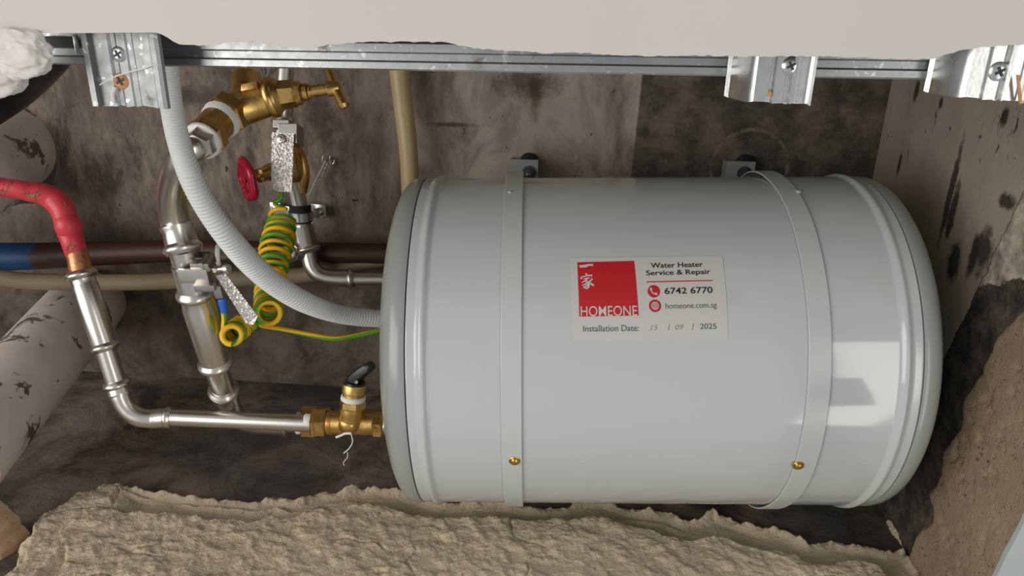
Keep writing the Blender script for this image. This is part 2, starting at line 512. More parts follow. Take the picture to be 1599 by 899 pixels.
def coat(name, poly, cell, height, to3d, mat, parent, kw=0.01, seed=3):
    """ragged layer of plaster: height(X, Y, d) gives the thickness for distance d inside the outline"""
    pa = np.array(poly); x0, y0 = pa.min(0)-.005; x1, y1 = pa.max(0)+.005
    nx = int((x1-x0)/cell)+1; ny = int((y1-y0)/cell)+1
    X, Y = np.meshgrid(np.linspace(x0, x1, nx), np.linspace(y0, y1, ny))
    d = sdf(poly, X, Y)+kw*2*fbm(X, Y, 28, 5, seed)
    H = height(X, Y, d); H = np.where(d < 0, -.003, H)
    C3 = to3d(X, Y, H).reshape(-1, 3)
    keep = (H > -.0029)
    idx = np.arange(nx*ny).reshape(ny, nx)
    q = np.stack([idx[:-1, :-1], idx[:-1, 1:], idx[1:, 1:], idx[1:, :-1]], -1).reshape(-1, 4)
    kq = keep.reshape(-1)[q].any(1); q = q[kq]
    used = np.unique(q); mp = -np.ones(nx*ny, int); mp[used] = np.arange(len(used))
    q = mp[q]; C3 = C3[used]
    me = bpy.data.meshes.new(name)
    me.vertices.add(len(C3)); me.vertices.foreach_set('co', C3.astype(np.float32).ravel())
    me.loops.add(len(q)*4); me.loops.foreach_set('vertex_index', q.ravel().astype(np.int32))
    me.polygons.add(len(q)); me.polygons.foreach_set('loop_start', np.arange(0, len(q)*4, 4, dtype=np.int32))
    me.polygons.foreach_set('loop_total', np.full(len(q), 4, np.int32))
    me.polygons.foreach_set('use_smooth', np.ones(len(q), bool))
    me.update(calc_edges=True); me.validate()
    me.materials.append(mat)
    o = bpy.data.objects.new(name, me); COL.objects.link(o); o.parent = parent
    return o

# ------------------------------------------------------------------ the setting
def struct(name, v, f, mat, **kw):
    o = mk(name, v, f, mat, None, smooth=False, **kw); o['kind'] = 'structure'; return o
E_ = Vector
def sbox(name, lo, hi, mat):
    lo, hi = Vector(lo), Vector(hi); c = (lo+hi)/2; s = hi-lo
    return struct(name, *oribox(c, (1, 0, 0), (0, 1, 0), (0, 0, 1), *s), mat)
XL = -1.35
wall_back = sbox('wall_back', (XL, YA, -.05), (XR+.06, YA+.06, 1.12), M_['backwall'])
floor_ = sbox('floor', (XL, .40, -.05), (XR+.06, YA, 0), M_['floor'])
wall_right = sbox('wall_right', (XR, .50, 0), (XR+.06, YA, 1.12), M_['rightwall'])
wall_left = sbox('wall_left', (XL-.05, .40, -.05), (XL, YA+.06, 1.12), M_['rightwall'])
for o, l in ((wall_back, 'stained grey concrete wall behind the tank'), (floor_, 'dark rough concrete ledge under the tank'),
             (wall_right, 'brownish plastered wall right of the tank'), (wall_left, 'plastered wall at far left')):
    o['label'] = l
slab = sbox('ceiling', (XL, .43, 1.12), (XR+.06, YA+.06, 1.17), M_['backwall']); slab['label'] = 'concrete soffit closing the cavity above'

# plaster on the floor ledge
fl = [(30, 899), (29, 862), (48, 848), (60, 824), (84, 812), (98, 802), (116, 786), (150, 778), (168, 768), (196, 767), (230, 775), (300, 778), (360, 788), (400, 790), (440, 780), (470, 786), (500, 773), (560, 770), (620, 768), (650, 780),
      (700, 792), (780, 790), (830, 798), (880, 796), (905, 786), (940, 785), (980, 796), (1050, 806), (1062, 818), (1090, 812), (1110, 803), (1140, 815), (1180, 830), (1215, 832), (1240, 842),
      (1262, 856), (1300, 850), (1345, 856), (1375, 862), (1432, 860), (1436, 830)]
poly = [(PF(*p).x, PF(*p).y) for p in fl]
poly = [(poly[0][0]-.03, .41)]+poly+[(XR, PF(1440, 820).y), (XR, .41)]
def hfloor(X, Y, d):
    lump = np.clip(d/.003, 0, 1)*(.0045+.009*np.clip(fbm(X, Y, 70, 4, 11)+.12, 0, 1))
    crest = np.clip(1-np.abs(d-.005)/.005, 0, 1)*.009*np.clip(fbm(X, Y, 65, 3, 31)*3+.25, 0, 1)
    crest2 = np.clip(1-np.abs(d-.022-.05*fbm(X, Y, 5, 2, 33))/.004, 0, 1)*.006*np.clip(fbm(X, Y, 10, 3, 35)*6, 0, 1)
    step = .040+.030*fbm(X, Y, 8, 3, 21)+.010*fbm(X, Y, 60, 3, 22)
    s = np.clip((d-step)/.004, 0, 1); s = s*s*(3-2*s)
    xl = PF(165, 860).x; s = np.maximum(s, np.clip((xl-X)/.035, 0, 1)*np.clip(d/.012, 0, 1))
    H = lump*(1-.75*np.clip((d-.008)/.006, 0, 1)*(1-s))+crest+crest2*(1-s)+s*.0115
    worm = 1-np.abs(fbm(X, Y, 150, 3, 5)*4)
    gran = np.clip(fbm(X, Y, 260, 2, 6), -.3, .3)
    H = H+(.0004*np.clip(worm, -1, 1)+.0010*gran)*(.35+.65*s)+.0035*fbm(X, Y, 11, 3, 7)
    gou = np.clip(1-np.abs(fbm(X, Y*1.6, 9, 3, 77))/.010, 0, 1)*np.clip((fbm(X, Y, 6, 2, 88)-.04)*8, 0, 1)
    return H-.004*gou*s+.0004
coat('plaster_coat', poly, .0014, hfloor, lambda X, Y, H: np.stack([X, Y, H], -1), M_['coat'], floor_, .006)
# brown plaster on the right wall
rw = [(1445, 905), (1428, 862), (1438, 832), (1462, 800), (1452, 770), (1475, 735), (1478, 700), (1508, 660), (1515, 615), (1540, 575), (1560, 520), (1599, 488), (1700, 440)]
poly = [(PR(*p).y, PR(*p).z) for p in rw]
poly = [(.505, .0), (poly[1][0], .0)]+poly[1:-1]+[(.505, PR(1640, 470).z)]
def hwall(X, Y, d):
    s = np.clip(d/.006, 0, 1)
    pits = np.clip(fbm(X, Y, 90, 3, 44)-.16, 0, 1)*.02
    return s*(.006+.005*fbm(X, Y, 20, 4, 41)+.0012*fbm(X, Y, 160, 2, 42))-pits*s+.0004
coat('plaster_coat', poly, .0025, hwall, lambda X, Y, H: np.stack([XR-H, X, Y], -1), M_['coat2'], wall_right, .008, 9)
# tan plaster return at the bottom left
lw = [(-60, 790), (-22, 812), (-8, 826), (2, 834), (6, 846), (18, 858), (22, 870), (34, 884), (40, 912), (60, 960), (-60, 960)]
Y0 = .60
poly = [(PA(*p, Y0).x, PA(*p, Y0).z) for p in lw]
def hleft(X, Y, d):
    s = np.clip(d/.010, 0, 1)**.5
    return s*(.030+.004*fbm(X, Y, 30, 4, 51))
def to3(X, Y, H): return np.stack([X, Y0+.025-H, Y], -1)
lt = coat('plaster_return', poly, .0015, hleft, to3, M_['coat3'], floor_, .003, 19)

# plasterboard with a ragged edge
ed = [(-90, 62), (-20, 58), (60, 52), (150, 52), (245, 51), (262, 60), (280, 70), (335, 72), (365, 65), (395, 66), (440, 75), (480, 75), (520, 70), (560, 66), (690, 66), (740, 76), (800, 80), (860, 84), (900, 83), (1000, 88),
      (1100, 87), (1165, 89), (1280, 88), (1370, 92), (1455, 93), (1490, 82), (1530, 74), (1599, 70), (1700, 66)]
pts = []
for (a, b), (c, d) in zip(ed, ed[1:]):
    n = max(1, int((c-a)/7))
    for k in range(n):
        t = k/n; pts.append((a+(c-a)*t, b+(d-b)*t+random.uniform(-1.1, 1.1)*(0 if a < 240 and b < 56 else 1)))
pts.append(ed[-1])
low = [PA(x, y, YB) for x, y in pts]
xs = low[0].x, low[-1].x
top = 1.15
g = Geo()
n = len(low); T = .0095
fr = low; ftop = [Vector((p.x, YB, top)) for p in low]
bk = [p+Vector((0, T, .0015*random.random())) for p in low]; btop = [Vector((p.x, YB+T, top)) for p in low]
V = fr+ftop+bk+btop; F = []
for i in range(n-1):
    F += [(i, i+1, n+i+1, n+i), (2*n+i+1, 2*n+i, 3*n+i, 3*n+i+1), (i+1, i, 2*n+i, 2*n+i+1)]
board = mk('ceiling_board', V, F, M_['board'], None, smooth=False)
board['kind'] = 'structure'; board['label'] = 'off-white plasterboard with a ragged cut edge across the top'

# ------------------------------------------------------------------ filler lump at the board's left corner
c = P(28, 84, .425)
bm = bmesh.new(); bmesh.ops.create_icosphere(bm, subdivisions=5, radius=1)
from mathutils import noise as mn
for v in bm.verts:
    p = v.co.copy(); k = 1+.20*mn.noise(p*1.6)+.13*mn.noise(p*3.6)+.05*mn.noise(p*8)
    v.co = Vector((p.x*.0225, p.y*.009, p.z*.0135))*k
bm.verts.index_update()
lv = [c+v.co for v in bm.verts]; lf = [tuple(v.index for v in f.verts) for f in bm.faces]
c2 = P(-6, 108, .435)
k = len(lv); lv += [c2+Vector((v.co.x*.9, v.co.y*1.3, v.co.z*1.15)) for v in bm.verts]; lf += [tuple(i+k for i in f) for f in lf[:k*2]]
bm.free()
lump = mk('filler_lump', lv, lf, M_['lump'])
tag(lump, 'lumpy white filler blob at the left end of the plasterboard edge', 'filler')

# ------------------------------------------------------------------ metal runner and channels
yr = .462
a, b = PA(-80, 97, yr), PA(1478, 124, yr)
pr = [(.060, 0), (.0165, 0), (.0150, -.0022), (.0105, -.0022), (.0095, -.0005), (.0052, -.0005), (.0042, -.0030), (.0008, -.0030), (0, -.0015), (0, .014)]
V, F = sheet(pr, a, b, (0, 0, 1), (0, 1, 0), .0008, rows=24)
g = Geo().add(V, F)
run = thing('metal_runner', 'long galvanised steel runner across the top under the plasterboard edge', 'metal rail', a.lerp(b, .5))
g.mk('rail', M_['galv'], run, angle=25)
# slot lip by the left channel
s0 = PA(95, 66, yr-.004)
Geo().add(*oribox(s0, (1, 0, 0), (0, 1, 0), (0, 0, 1), .022, .0008, .0065, .0003)).mk('slot', M_['groove'], run)
Geo().add(*oribox(PA(120, 70, yr-.004), (1, 0, 0), (0, 1, 0), (0, 0, 1), .003, .0012, .012, .0004)).mk('tab', M_['galvbright'], run)

def screw(c, nrm, r, name, mat, parent, cross=True, dome=.35):
    nrm = Vector(nrm).normalized(); g = Geo()
    V, F = lathe(c-nrm*.0003, nrm, [(-.004, r*.45), (0, r*.45), (0, r), (r*.12, r*.98), (r*dome*.8, r*.75), (r*dome, r*.4), (r*dome, 0)], 24)
    o = g.add(V, F).mk(name, mat, parent)
    u, v, d = frame(nrm); h = c+nrm*(r*dome)
    for ang in (.5, .5+PI/2):
        e = u*math.cos(ang)+v*math.sin(ang)
        o2 = Geo()
        o2.add(*oribox(h, e, nrm.cross(e), nrm, r*1.05, r*.26, r*.10))
        x = o2.mk('cross_slot', M_['groove'], parent)
    return o

def channel(label, base, prof, bottom_px, top_h, matk, tilt=None, ragged=.0006):
    """base: world point of the profile's left end at the lower end"""
    t = thing('furring_channel', label, 'metal channel', base, 'galvanised channels fixed along the runner')
    up = Vector((0, 0, 1))
    def wav(tt, q): return ragged*math.sin(q.x*900)*(1-tt)
    V, F = sheet(prof, base, base+up*top_h, (1, 0, tilt or 0), (0, 1, 0), .0007, rows=14, wav=wav)
    Geo().add(V, F).mk('profile', M_[matk], t, angle=22)
    return t
# left channel
yc = .437
b1 = PA(152, 165, yc); e1 = PA(272, 168, yc)
W = e1.x-b1.x; sc = W/.0455
prof = [(0, .008), (0, -.0035), (.0030, -.0038), (.0036, 0), (.0125, 0), (.0140, .0012), (.0165, .0012), (.0180, 0), (.0225, 0), (.0235, .0008), (.0265, .0008), (.0275, 0), (.0325, 0), (.0338, -.0030), (.0385, -.0034), (.0398, -.0052), (.0428, -.0060), (.0448, -.0056), (.0455, -.0040)]
prof = [(x*sc, y) for x, y in prof]
t1 = channel('grey dusty steel channel end with two screws at the top left', b1, prof, 0, .075, 'galvdull', (e1.z-b1.z)/W)
screw(PA(186, 85, yc-.0002), (0, -1, .05), .0047, 'screw', M_['galvbright'], t1)
screw(PA(190, 127, yc-.0002), (.05, -1, .05), .0050, 'screw', M_['rust'], t1)
V, F = tube([Vector(x) for x in catmull([tuple(PA(*p, yc-.0045)) for p in ((156, 133), (178, 121), (205, 112), (225, 107), (248, 99))], 5)], .00035, 6)
Geo().add(V, F).mk('plaster_strand', M_['tape'], t1)
V, F = tube([Vector(x) for x in catmull([tuple(PA(*p, yc-.0010)) for p in ((181, 136), (177, 148), (179, 161))], 5)], .0014, 8)
Geo().add(V, F).mk('plaster_drip', M_['lump'], t1)
# right channel
def rchannel(label, pl, pr_, slit):
    bL, bR = PA(*pl, yc), PA(*pr_, yc)
    W = bR.x-bL.x; s = W/.036
    prof = [(-.0120*s, .022), (-.0095*s, .020), (-.0020, .0015), (0, -.0008), (.0012*s, -.0016), (.0095*s, -.0016), (.0108*s, .0010), (.0125*s, .0018), (.0135*s, .0002), (.0195*s, .0002), (.0205*s, .0018), (.0225*s, .0018), (.0240*s, -.0012),
            (.0262*s, -.0012), (.0275*s, .0006), (.0340*s, .0006), (.0352*s, -.0030), (.0362*s, -.0030), (.0372*s, .0085), (.0372*s, .022)]
    return channel(label, bL, prof, 0, .07, 'galvbright', (bR.z-bL.z)/W, .0005), bL, s
t2, bL, s2 = rchannel('bright steel channel end with one screw, above the right strap', (1172, 159), (1262, 164), None)
screw(PA(1235, 103, yc-.0004), (0, -1, .05), .0048, 'screw', M_['galvbright'], t2)
Geo().add(*lathe(PA(1201, 147, yc-.0018), (0, 1, 0), [(0, 0), (0, .0019), (.0012, .0019), (.0012, 0)], 7)).mk('rusty_hole', M_['rust'], t2)
t3, bL, s3 = rchannel('bright steel channel end cut off by the right frame edge', (1500, 152), (1592, 160), None)
screw(PA(1560, 112, yc-.0004), (0, -1, .05), .0052, 'screw', M_['galvbright'], t3)
Geo().add(*oribox(PA(1592, 140, yc-.0035), (1, 0, 0), (0, 1, 0), (-.35, 0, 1), .0016, .0012, .016, .0003)).mk('rust_streak', M_['rust'], t3)
# grey edge at the lower right
q = [PA(1608, 800, .43), PA(1592, 832, .43), PA(1572, 868, .43), PA(1550, 915, .43), PA(1560, 960, .43), PA(1720, 960, .43), PA(1720, 800, .43)]
ge = mk('metal_edge_strip', *prism(q, (0, .004, 0)), M_['greyedge'], None, smooth=False)
tag(ge, 'pale grey sheet edge in the bottom right corner of the frame', 'metal strip')

# ------------------------------------------------------------------ water heater
def camp(x, y, z): return CAM + RGT*x - UPV*y + FWD*z
c1 = camp(-.0925, .0565, .8442); c2 = camp(.3690, .0568, .8318)
AX = (c2-c1).normalized(); LEN = (c2-c1).length; R = .18
RU = (UPV - AX*AX.dot(UPV)).normalized()          # towards the top of the tank
RF = AX.cross(RU)                                  # towards the camera or away
if RF.dot(FWD) > 0: RF = -RF
def cyl(s, th, r): return c1 + AX*s + (RF*math.cos(th)+RU*math.sin(th))*r
def hit(px, py, r=R):
    d = ray(px, py); o = CAM-c1
    d2 = d-AX*d.dot(AX); o2 = o-AX*o.dot(AX)
    A = d2.dot(d2); B = 2*d2.dot(o2); C = o2.dot(o2)-r*r
    t = (-B-math.sqrt(max(0, B*B-4*A*C)))/(2*A)
    p = CAM+d*t; q = p-c1; s = q.dot(AX); q = q-AX*s
    return s, math.atan2(q.dot(RU), q.dot(RF))
base = c1.lerp(c2, .5) - Vector((0, 0, R))
tank = thing('water_heater', 'white horizontal cylindrical storage water heater with grey end caps', 'water heater', base)
def lat(prof, name, mat, seg=160, parent=tank, **kw):
    V = []; F = []; rings = []
    for s, r in prof:
        if r < 1e-6: rings.append([len(V)]); V.append(c1+AX*s)
        else:
            rings.append(list(range(len(V), len(V)+seg)))
            V += [cyl(s, 2*PI*k/seg, r) for k in range(seg)]
    for A, B in zip(rings, rings[1:]):
        for k in range(seg):
            k2 = (k+1) % seg
            if len(A) == 1: F.append((A[0], B[k], B[k2]))
            elif len(B) == 1: F.append((A[k], A[k2], B[0]))
            else: F.append((A[k], B[k], B[k2], A[k2]))
    return mk(name, V, F, mat, parent, **kw)
def bead(s0, w, h): return [(s0-w+2*w*i/10, R+h*.5*(1-math.cos(2*PI*i/10))) for i in range(11)]
body = [(.0008, 0), (.0008, R-.002), (.0012, R-.0002), (.002, R), (.0025, R), (.008, R)] + bead(.0155, .0065, .0032) + [(.0225, R), (.0235, R), (.026, R), (.06, R), (.15, R), (.25, R), (.35, R), (LEN-.06, R), (LEN-.026, R), (LEN-.0235, R), (LEN-.0225, R)] + bead(LEN-.0155, .0065, .0032) + [(LEN-.008, R), (LEN-.0025, R), (LEN-.002, R), (LEN-.0012, R-.0002), (LEN-.0008, R-.002), (LEN-.0008, 0)]
lat(body, 'body', M_['enamel'], 200, angle=60)
capp = [(0, R-.003), (0, R+.0002), (.002, R+.0006), (.010, R+.0004), (.018, .1792), (.025, .1765), (.0315, .1715), (.0375, .1640), (.0430, .1530), (.0475, .1380), (.0505, .1200), (.0530, .0980), (.0550, .070), (.0562, .035), (.0566, 0)]
capp = [(s*.64, r) for s, r in capp]
lat([(-s, r) for s, r in capp], 'end_cap', M_['cap'], 200, angle=60)
lat([(LEN+s, r) for s, r in capp], 'end_cap', M_['cap'], 200, angle=60)
# longitudinal seam
s_, th_ = hit(900, 723)
V = []; F = []
for i in range(41):
    s = .022+(LEN-.044)*i/40
    V += [cyl(s, th_+.0022, R-.0006), cyl(s, th_+.0022, R+.00025), cyl(s, th_-.0022, R+.00025), cyl(s, th_-.0022, R-.0006)]
for i in range(40):
    for k in range(4): F.append((i*4+k, i*4+(k+1) % 4, i*4+4+(k+1) % 4, i*4+4+k))
mk('seam', V, F, M_['enamel'], tank, angle=20)
# straps
def strap(sc_, wd, px_screw, px_hole):
    V = []; F = []; n = 220
    for k in range(n):
        th = 2*PI*k/n; a = abs((th+PI) % (2*PI)-PI)
        lift = np.clip((a-math.radians(62))/math.radians(38), 0, 1); lift = lift*lift*(3-2*lift)
        r0 = R+.0006+.0075*lift; r1 = r0+.0016
        for s, r in ((-.5, r0), (-.5, r1-.0003), (-.47, r1), (.47, r1), (.5, r1-.0003), (.5, r0)):
            V.append(cyl(sc_+wd*s, th, r))
    m = 6
    for k in range(n):
        k2 = (k+1) % n
        for j in range(m):
            j2 = (j+1) % m; F.append((k*m+j, k*m+j2, k2*m+j2, k2*m+j))
    st = mk('strap', V, F, M_['strap'], tank, angle=8)
    s, th = hit(*px_screw, R+.0022); p = cyl(s, th, R+.0022); nr = (cyl(s, th, 1)-cyl(s, th, 0)).normalized()
    Geo().add(*lathe(p, nr, [(-.001, .0052), (.0004, .0054), (.0008, .0050), (.0008, .0036), (.0016, .0036), (.0026, .0026), (.0028, .0014), (.0014, .0010), (.0014, 0)], 28)).mk('screw', M_['brassscrew'], st)
    s, th = hit(*px_hole, R+.0024); p = cyl(s, th, R+.0024); nr = (cyl(s, th, 1)-cyl(s, th, 0)).normalized()
    Geo().add(*lathe(p, nr, [(-.001, .0028), (.0003, .0026), (.0010, .0014), (.0011, 0)], 20)).mk('rivet', M_['strap'], st)
    return st
sL, _ = hit(799, 480); sR, _ = hit(1279, 500)
strap(sL, .0188, (804, 720), (797, 300)); strap(sR, .0200, (1247, 727), (1247, 299))
# wall hooks of the tank
def hook(px, py, w, boltpx, sx):
    yy = YA-.030
    tl = PA(px, py, yy); tr = PA(px+w, py, yy); wd = tr.x-tl.x
    x0 = tl.x; g = Geo()
    hgt = .105
    outline = [Vector((x0, yy, tl.z)), Vector((x0+wd, yy, tl.z)), Vector((x0+wd, yy, tl.z-hgt)), Vector((x0, yy, tl.z-hgt))]
    g.add(*prism(outline, (0, .0035, 0)))
    # side gusset back to the wall and arm forward to the strap
    g.add(*oribox((x0+.002, YA-.0145, tl.z-hgt*.5), (1, 0, 0), (0, 1, 0), (0, 0, 1), .0035, .029, hgt*.95, .0005))
    b = g.mk('hanger_bracket', M_['bracket'], tank, smooth=False)
    g2 = Geo(); sp = c1+AX*sx; zz = tl.z-.06
    g2.add(*oribox((sp.x, yy-.010, zz), (1, 0, 0), (0, 1, 0), (0, 0, 1), .019, .024, .05, .001)); g2.mk('spacer', M_['bracket'], b, smooth=False)
    bp = PA(*boltpx, yy)
    Geo().add(*lathe(bp+Vector((0, 0, 0)), (0, -1, 0), [(0, .0095), (.0014, .0095), (.0016, 0)], 24)).mk('washer', M_['steel_dark'], b)
    Geo().add(*lathe(bp+Vector((0, -.0015, 0)), (0, -1, 0), [(0, .0075), (.0055, .0075), (.0065, .0066), (.0065, 0)], sides=6)).mk('nut', M_['steel_dark'], b, smooth=False)
    Geo().add(*lathe(bp+Vector((0, -.007, 0)), (0, -1, 0), [(0, .0038), (.009, .0038), (.0098, .0028), (.0098, 0)], 16)).mk('stud', M_['steel_dark'], b)
    Geo().add(*lathe(PA(boltpx[0], py+4, YA), (0, -1, 0), [(0, .013), (.008, .0135), (.012, .009), (.012, 0)], 24)).mk('wall_plug', M_['rubber'], b)
hook(796, 249, 45, (827, 270), sL); hook(1136, 252, 45, (1163, 271), sR)

# sticker: coordinates follow the printed layout, wrapped round the tank
cn = [hit(890.5, 403.5), hit(1128, 400.5), hit(1137, 530.5), hit(893.5, 533.5)]
def wrap(x, y, off):
    u = (x-890)/242.0; v = (y-402)/130.0
    a = [cn[0][i]*(1-u)+cn[1][i]*u for i in (0, 1)]; b = [cn[3][i]*(1-u)+cn[2][i]*u for i in (0, 1)]
    s = a[0]*(1-v)+b[0]*v; th = a[1]*(1-v)+b[1]*v
    return cyl(s, th, R+off)
def wgrid(x0, y0, x1, y1, off, name, mat, parent, n=16, m=12, quad=None, thick=.0003):
    V = []; F = []
    for lv in (off, off-thick):
        for j in range(m+1):
            for i in range(n+1):
                if quad:
                    u, v = i/n, j/m; q = quad
                    x = (q[0][0]*(1-u)+q[1][0]*u)*(1-v)+(q[3][0]*(1-u)+q[2][0]*u)*v
                    y = (q[0][1]*(1-u)+q[1][1]*u)*(1-v)+(q[3][1]*(1-u)+q[2][1]*u)*v
                else: x = x0+(x1-x0)*i/n; y = y0+(y1-y0)*j/m
                V.append(wrap(x, y, lv))
    k = (n+1)*(m+1); id_ = lambda i, j, l: l*k+j*(n+1)+i
    for j in range(m):
        for i in range(n):
            F.append((id_(i, j, 0), id_(i+1, j, 0), id_(i+1, j+1, 0), id_(i, j+1, 0)))
            F.append((id_(i, j, 1), id_(i, j+1, 1), id_(i+1, j+1, 1), id_(i+1, j, 1)))
    for i in range(n): F += [(id_(i, 0, 0), id_(i, 0, 1), id_(i+1, 0, 1), id_(i+1, 0, 0)), (id_(i, m, 0), id_(i+1, m, 0), id_(i+1, m, 1), id_(i, m, 1))]
    for j in range(m): F += [(id_(0, j, 0), id_(0, j+1, 0), id_(0, j+1, 1), id_(0, j, 1)), (id_(n, j, 0), id_(n, j, 1), id_(n, j+1, 1), id_(n, j+1, 0))]
    return mk(name, V, F, mat, parent, angle=50)
sticker = wgrid(890, 402, 1132, 532, .0005, 'sticker', M_['paper'], tank, 24, 16, thick=.0008)
sticker['label'] = 'white rectangular sticker with a red square and black lettering'
def text(s, box, mat, off=.00075, bold=0.0, name='lettering', shear=0.0, slope=0.0):
    cu = bpy.data.curves.new('t', 'FONT'); cu.body = s; cu.size = 1; cu.offset = bold; cu.resolution_u = 4; cu.shear = shear
    o = bpy.data.objects.new('t', cu); COL.objects.link(o)
    dg = bpy.context.evaluated_depsgraph_get(); me = bpy.data.meshes.new_from_object(o.evaluated_get(dg))
    vs = [v.co.copy() for v in me.vertices]; fs = [tuple(p.vertices) for p in me.polygons]
    bpy.data.objects.remove(o); bpy.data.curves.remove(cu); bpy.data.meshes.remove(me)
    if not vs: return None
    x0 = min(v.x for v in vs); x1 = max(v.x for v in vs); y0 = min(v.y for v in vs); y1 = max(v.y for v in vs)
    X0, Y0_, X1, Y1 = box
    V = []
    for v in vs:
        u = (v.x-x0)/(x1-x0); w_ = (v.y-y0)/(y1-y0)
        x = X0+(X1-X0)*u; y = Y1+(Y0_-Y1)*w_-slope*(x-X0); V.append(wrap(x, y, off))
    L = rootloc(sticker); m = bpy.data.meshes.new(name); m.from_pydata([tuple(p-L) for p in V], [], fs); m.materials.append(mat)
    o = bpy.data.objects.new(name, m); COL.objects.link(o); o.parent = sticker; return o
SL = .012
wgrid(0, 0, 0, 0, .0007, 'red_square', M_['red'], sticker, 12, 12, quad=[(901.2, 409.9), (991.8, 408.7), (994.6, 495.0), (902.1, 495.6)], thick=.0002)
text('HOMEONE', (904.4, 480, 992.4, 495.3), M_['paper'], .0009, .003)
text('Water Heater', (1017.5, 412.6, 1099.7, 421.4), M_['ink'], .00075, .012, slope=SL)
text('Service & Repair', (1009.3, 425.2, 1110.5, 436.0), M_['ink'], .00075, .012, slope=SL)
wgrid(0, 0, 0, 0, .0007, 'red_line', M_['red'], sticker, 10, 1, quad=[(1009.3, 442.9), (1112.4, 441.9), (1112.4, 443.6), (1009.3, 444.6)], thick=.0002)
text('6742 6770', (1036.4, 453.4, 1111.4, 463.4), M_['ink'], .00075, .014, slope=SL)
text('homeone.com.sg', (1036.8, 477.2, 1116.2, 488.2), M_['inkgrey'], .00075, 0, slope=SL)
text('Installation Date:', (907.8, 508.8, 994.2, 517.9), M_['inkgrey'], .00075, .004)
text('15', (1012.5, 509.2, 1024, 516.8), M_['pencil'], .00075, -.012, shear=.3)
text('/', (1039.8, 508.2, 1042.4, 517.2), M_['inkgrey'], .00075, 0)
text('09', (1050.6, 509.2, 1063.5, 516.6), M_['pencil'], .00075, -.012, shear=.3)
text('/', (1077, 508, 1079.6, 517), M_['inkgrey'], .00075, 0)
text('2025', (1089.3, 508, 1114.5, 516.2), M_['inkgrey'], .00075, .006)
def disc(cx, cy, r, off, mat, name, r_in=0, n=36):
    V = []; F = []
    for k in range(n):
        a = 2*PI*k/n
        for rr in (r_in, r): V.append(wrap(cx+rr*math.cos(a), cy+rr*math.sin(a), off))
    for k in range(n): k2 = (k+1) % n; F.append((2*k, 2*k+1, 2*k2+1, 2*k2))
    L = rootloc(sticker); m = bpy.data.meshes.new(name); m.from_pydata([tuple(p-L) for p in V], [], F); m.materials.append(mat)
    o = bpy.data.objects.new(name, m); COL.objects.link(o); o.parent = sticker; return o
def stroke(pts, wd, off, mat, name):
    V = []; F = []
    for i, p in enumerate(pts):
        a = pts[max(0, i-1)]; b = pts[min(len(pts)-1, i+1)]; dx, dy = b[0]-a[0], b[1]-a[1]; l = math.hypot(dx, dy)
        w_ = wd[i] if hasattr(wd, '__len__') else wd
        for s in (-.5, .5): V.append(wrap(p[0]-dy/l*w_*s, p[1]+dx/l*w_*s, off))
    for i in range(len(pts)-1): F.append((2*i, 2*i+1, 2*i+3, 2*i+2))
    L = rootloc(sticker); m = bpy.data.meshes.new(name); m.from_pydata([tuple(p-L) for p in V], [], F); m.materials.append(mat)
    o = bpy.data.objects.new(name, m); COL.objects.link(o); o.parent = sticker; return o
def zp(pts): return [(870+x/5.289, 380+y/5.289) for x, y in pts]
for pts_, w_ in (([(181, 190), (215, 190), (250, 184), (298, 184)], [1.8, 2.6, 2.6, 3.6]), ([(184, 201), (230, 200), (262, 193)], [2.6, 2.4, .8]),
        ([(232, 257), (243, 272)], [2.2, 2.6]), ([(198, 286), (192, 306)], [2.0, 3.0]), ([(200, 288), (240, 278), (286, 275), (278, 292)], [1.6, 2.0, 2.6, 1.2]),
        ([(212, 306), (240, 300), (266, 298)], [1.6, 2.2, 1.6]), ([(244, 303), (225, 322), (196, 336)], [2.6, 2.2, 1.0]), ([(228, 318), (248, 333), (257, 352), (250, 375), (234, 386), (212, 376)], [1.8, 2.6, 3.2, 3.2, 2.6, 1.0]),
        ([(246, 334), (225, 350), (198, 360)], [2.2, 2.2, 1.2]), ([(252, 348), (232, 366), (206, 378)], [2.0, 2.2, 1.4]), ([(288, 303), (272, 320), (254, 330)], [2.2, 2.4, 1.4]), ([(256, 330), (275, 348), (297, 362)], [1.6, 2.8, 3.2])):
    stroke(zp(pts_), w_, .0009, M_['paper'], 'lettering')
disc(1019.7, 458.6, 9.7, .00075, M_['red'], 'phone_icon')
cx, cy = 1022.6, 455.6
pp = [(cx+7.2*math.cos(a), cy+7.2*math.sin(a)) for a in np.linspace(math.radians(198), math.radians(72), 12)]
stroke(pp, [3.4, 3.6, 3.0, 2.0, 1.8, 1.8, 1.8, 1.8, 2.0, 3.0, 3.6, 3.4], .0009, M_['paper'], 'phone_icon')
disc(1020.5, 480.8, 9.5, .00075, M_['red'], 'globe_icon')
disc(1020.5, 480.8, 6.0, .0009, M_['paper'], 'globe_icon', 5.1)
for f_ in (-.45, 0, .45):
    h = 5.4*math.sqrt(1-f_*f_)
    stroke([(1020.5-h, 480.8+5.4*f_), (1020.5+h, 480.8+5.4*f_)], .8, .00092, M_['paper'], 'globe_icon')
for kx in (-.5, 0, .5):
    stroke([(1020.5+5.4*kx*math.cos(a)*1.0, 480.8+5.4*math.sin(a)) for a in np.linspace(-PI/2, PI/2, 11)] if kx else [(1020.5, 475.4), (1020.5, 486.2)], .8, .00094, M_['paper'], 'globe_icon')

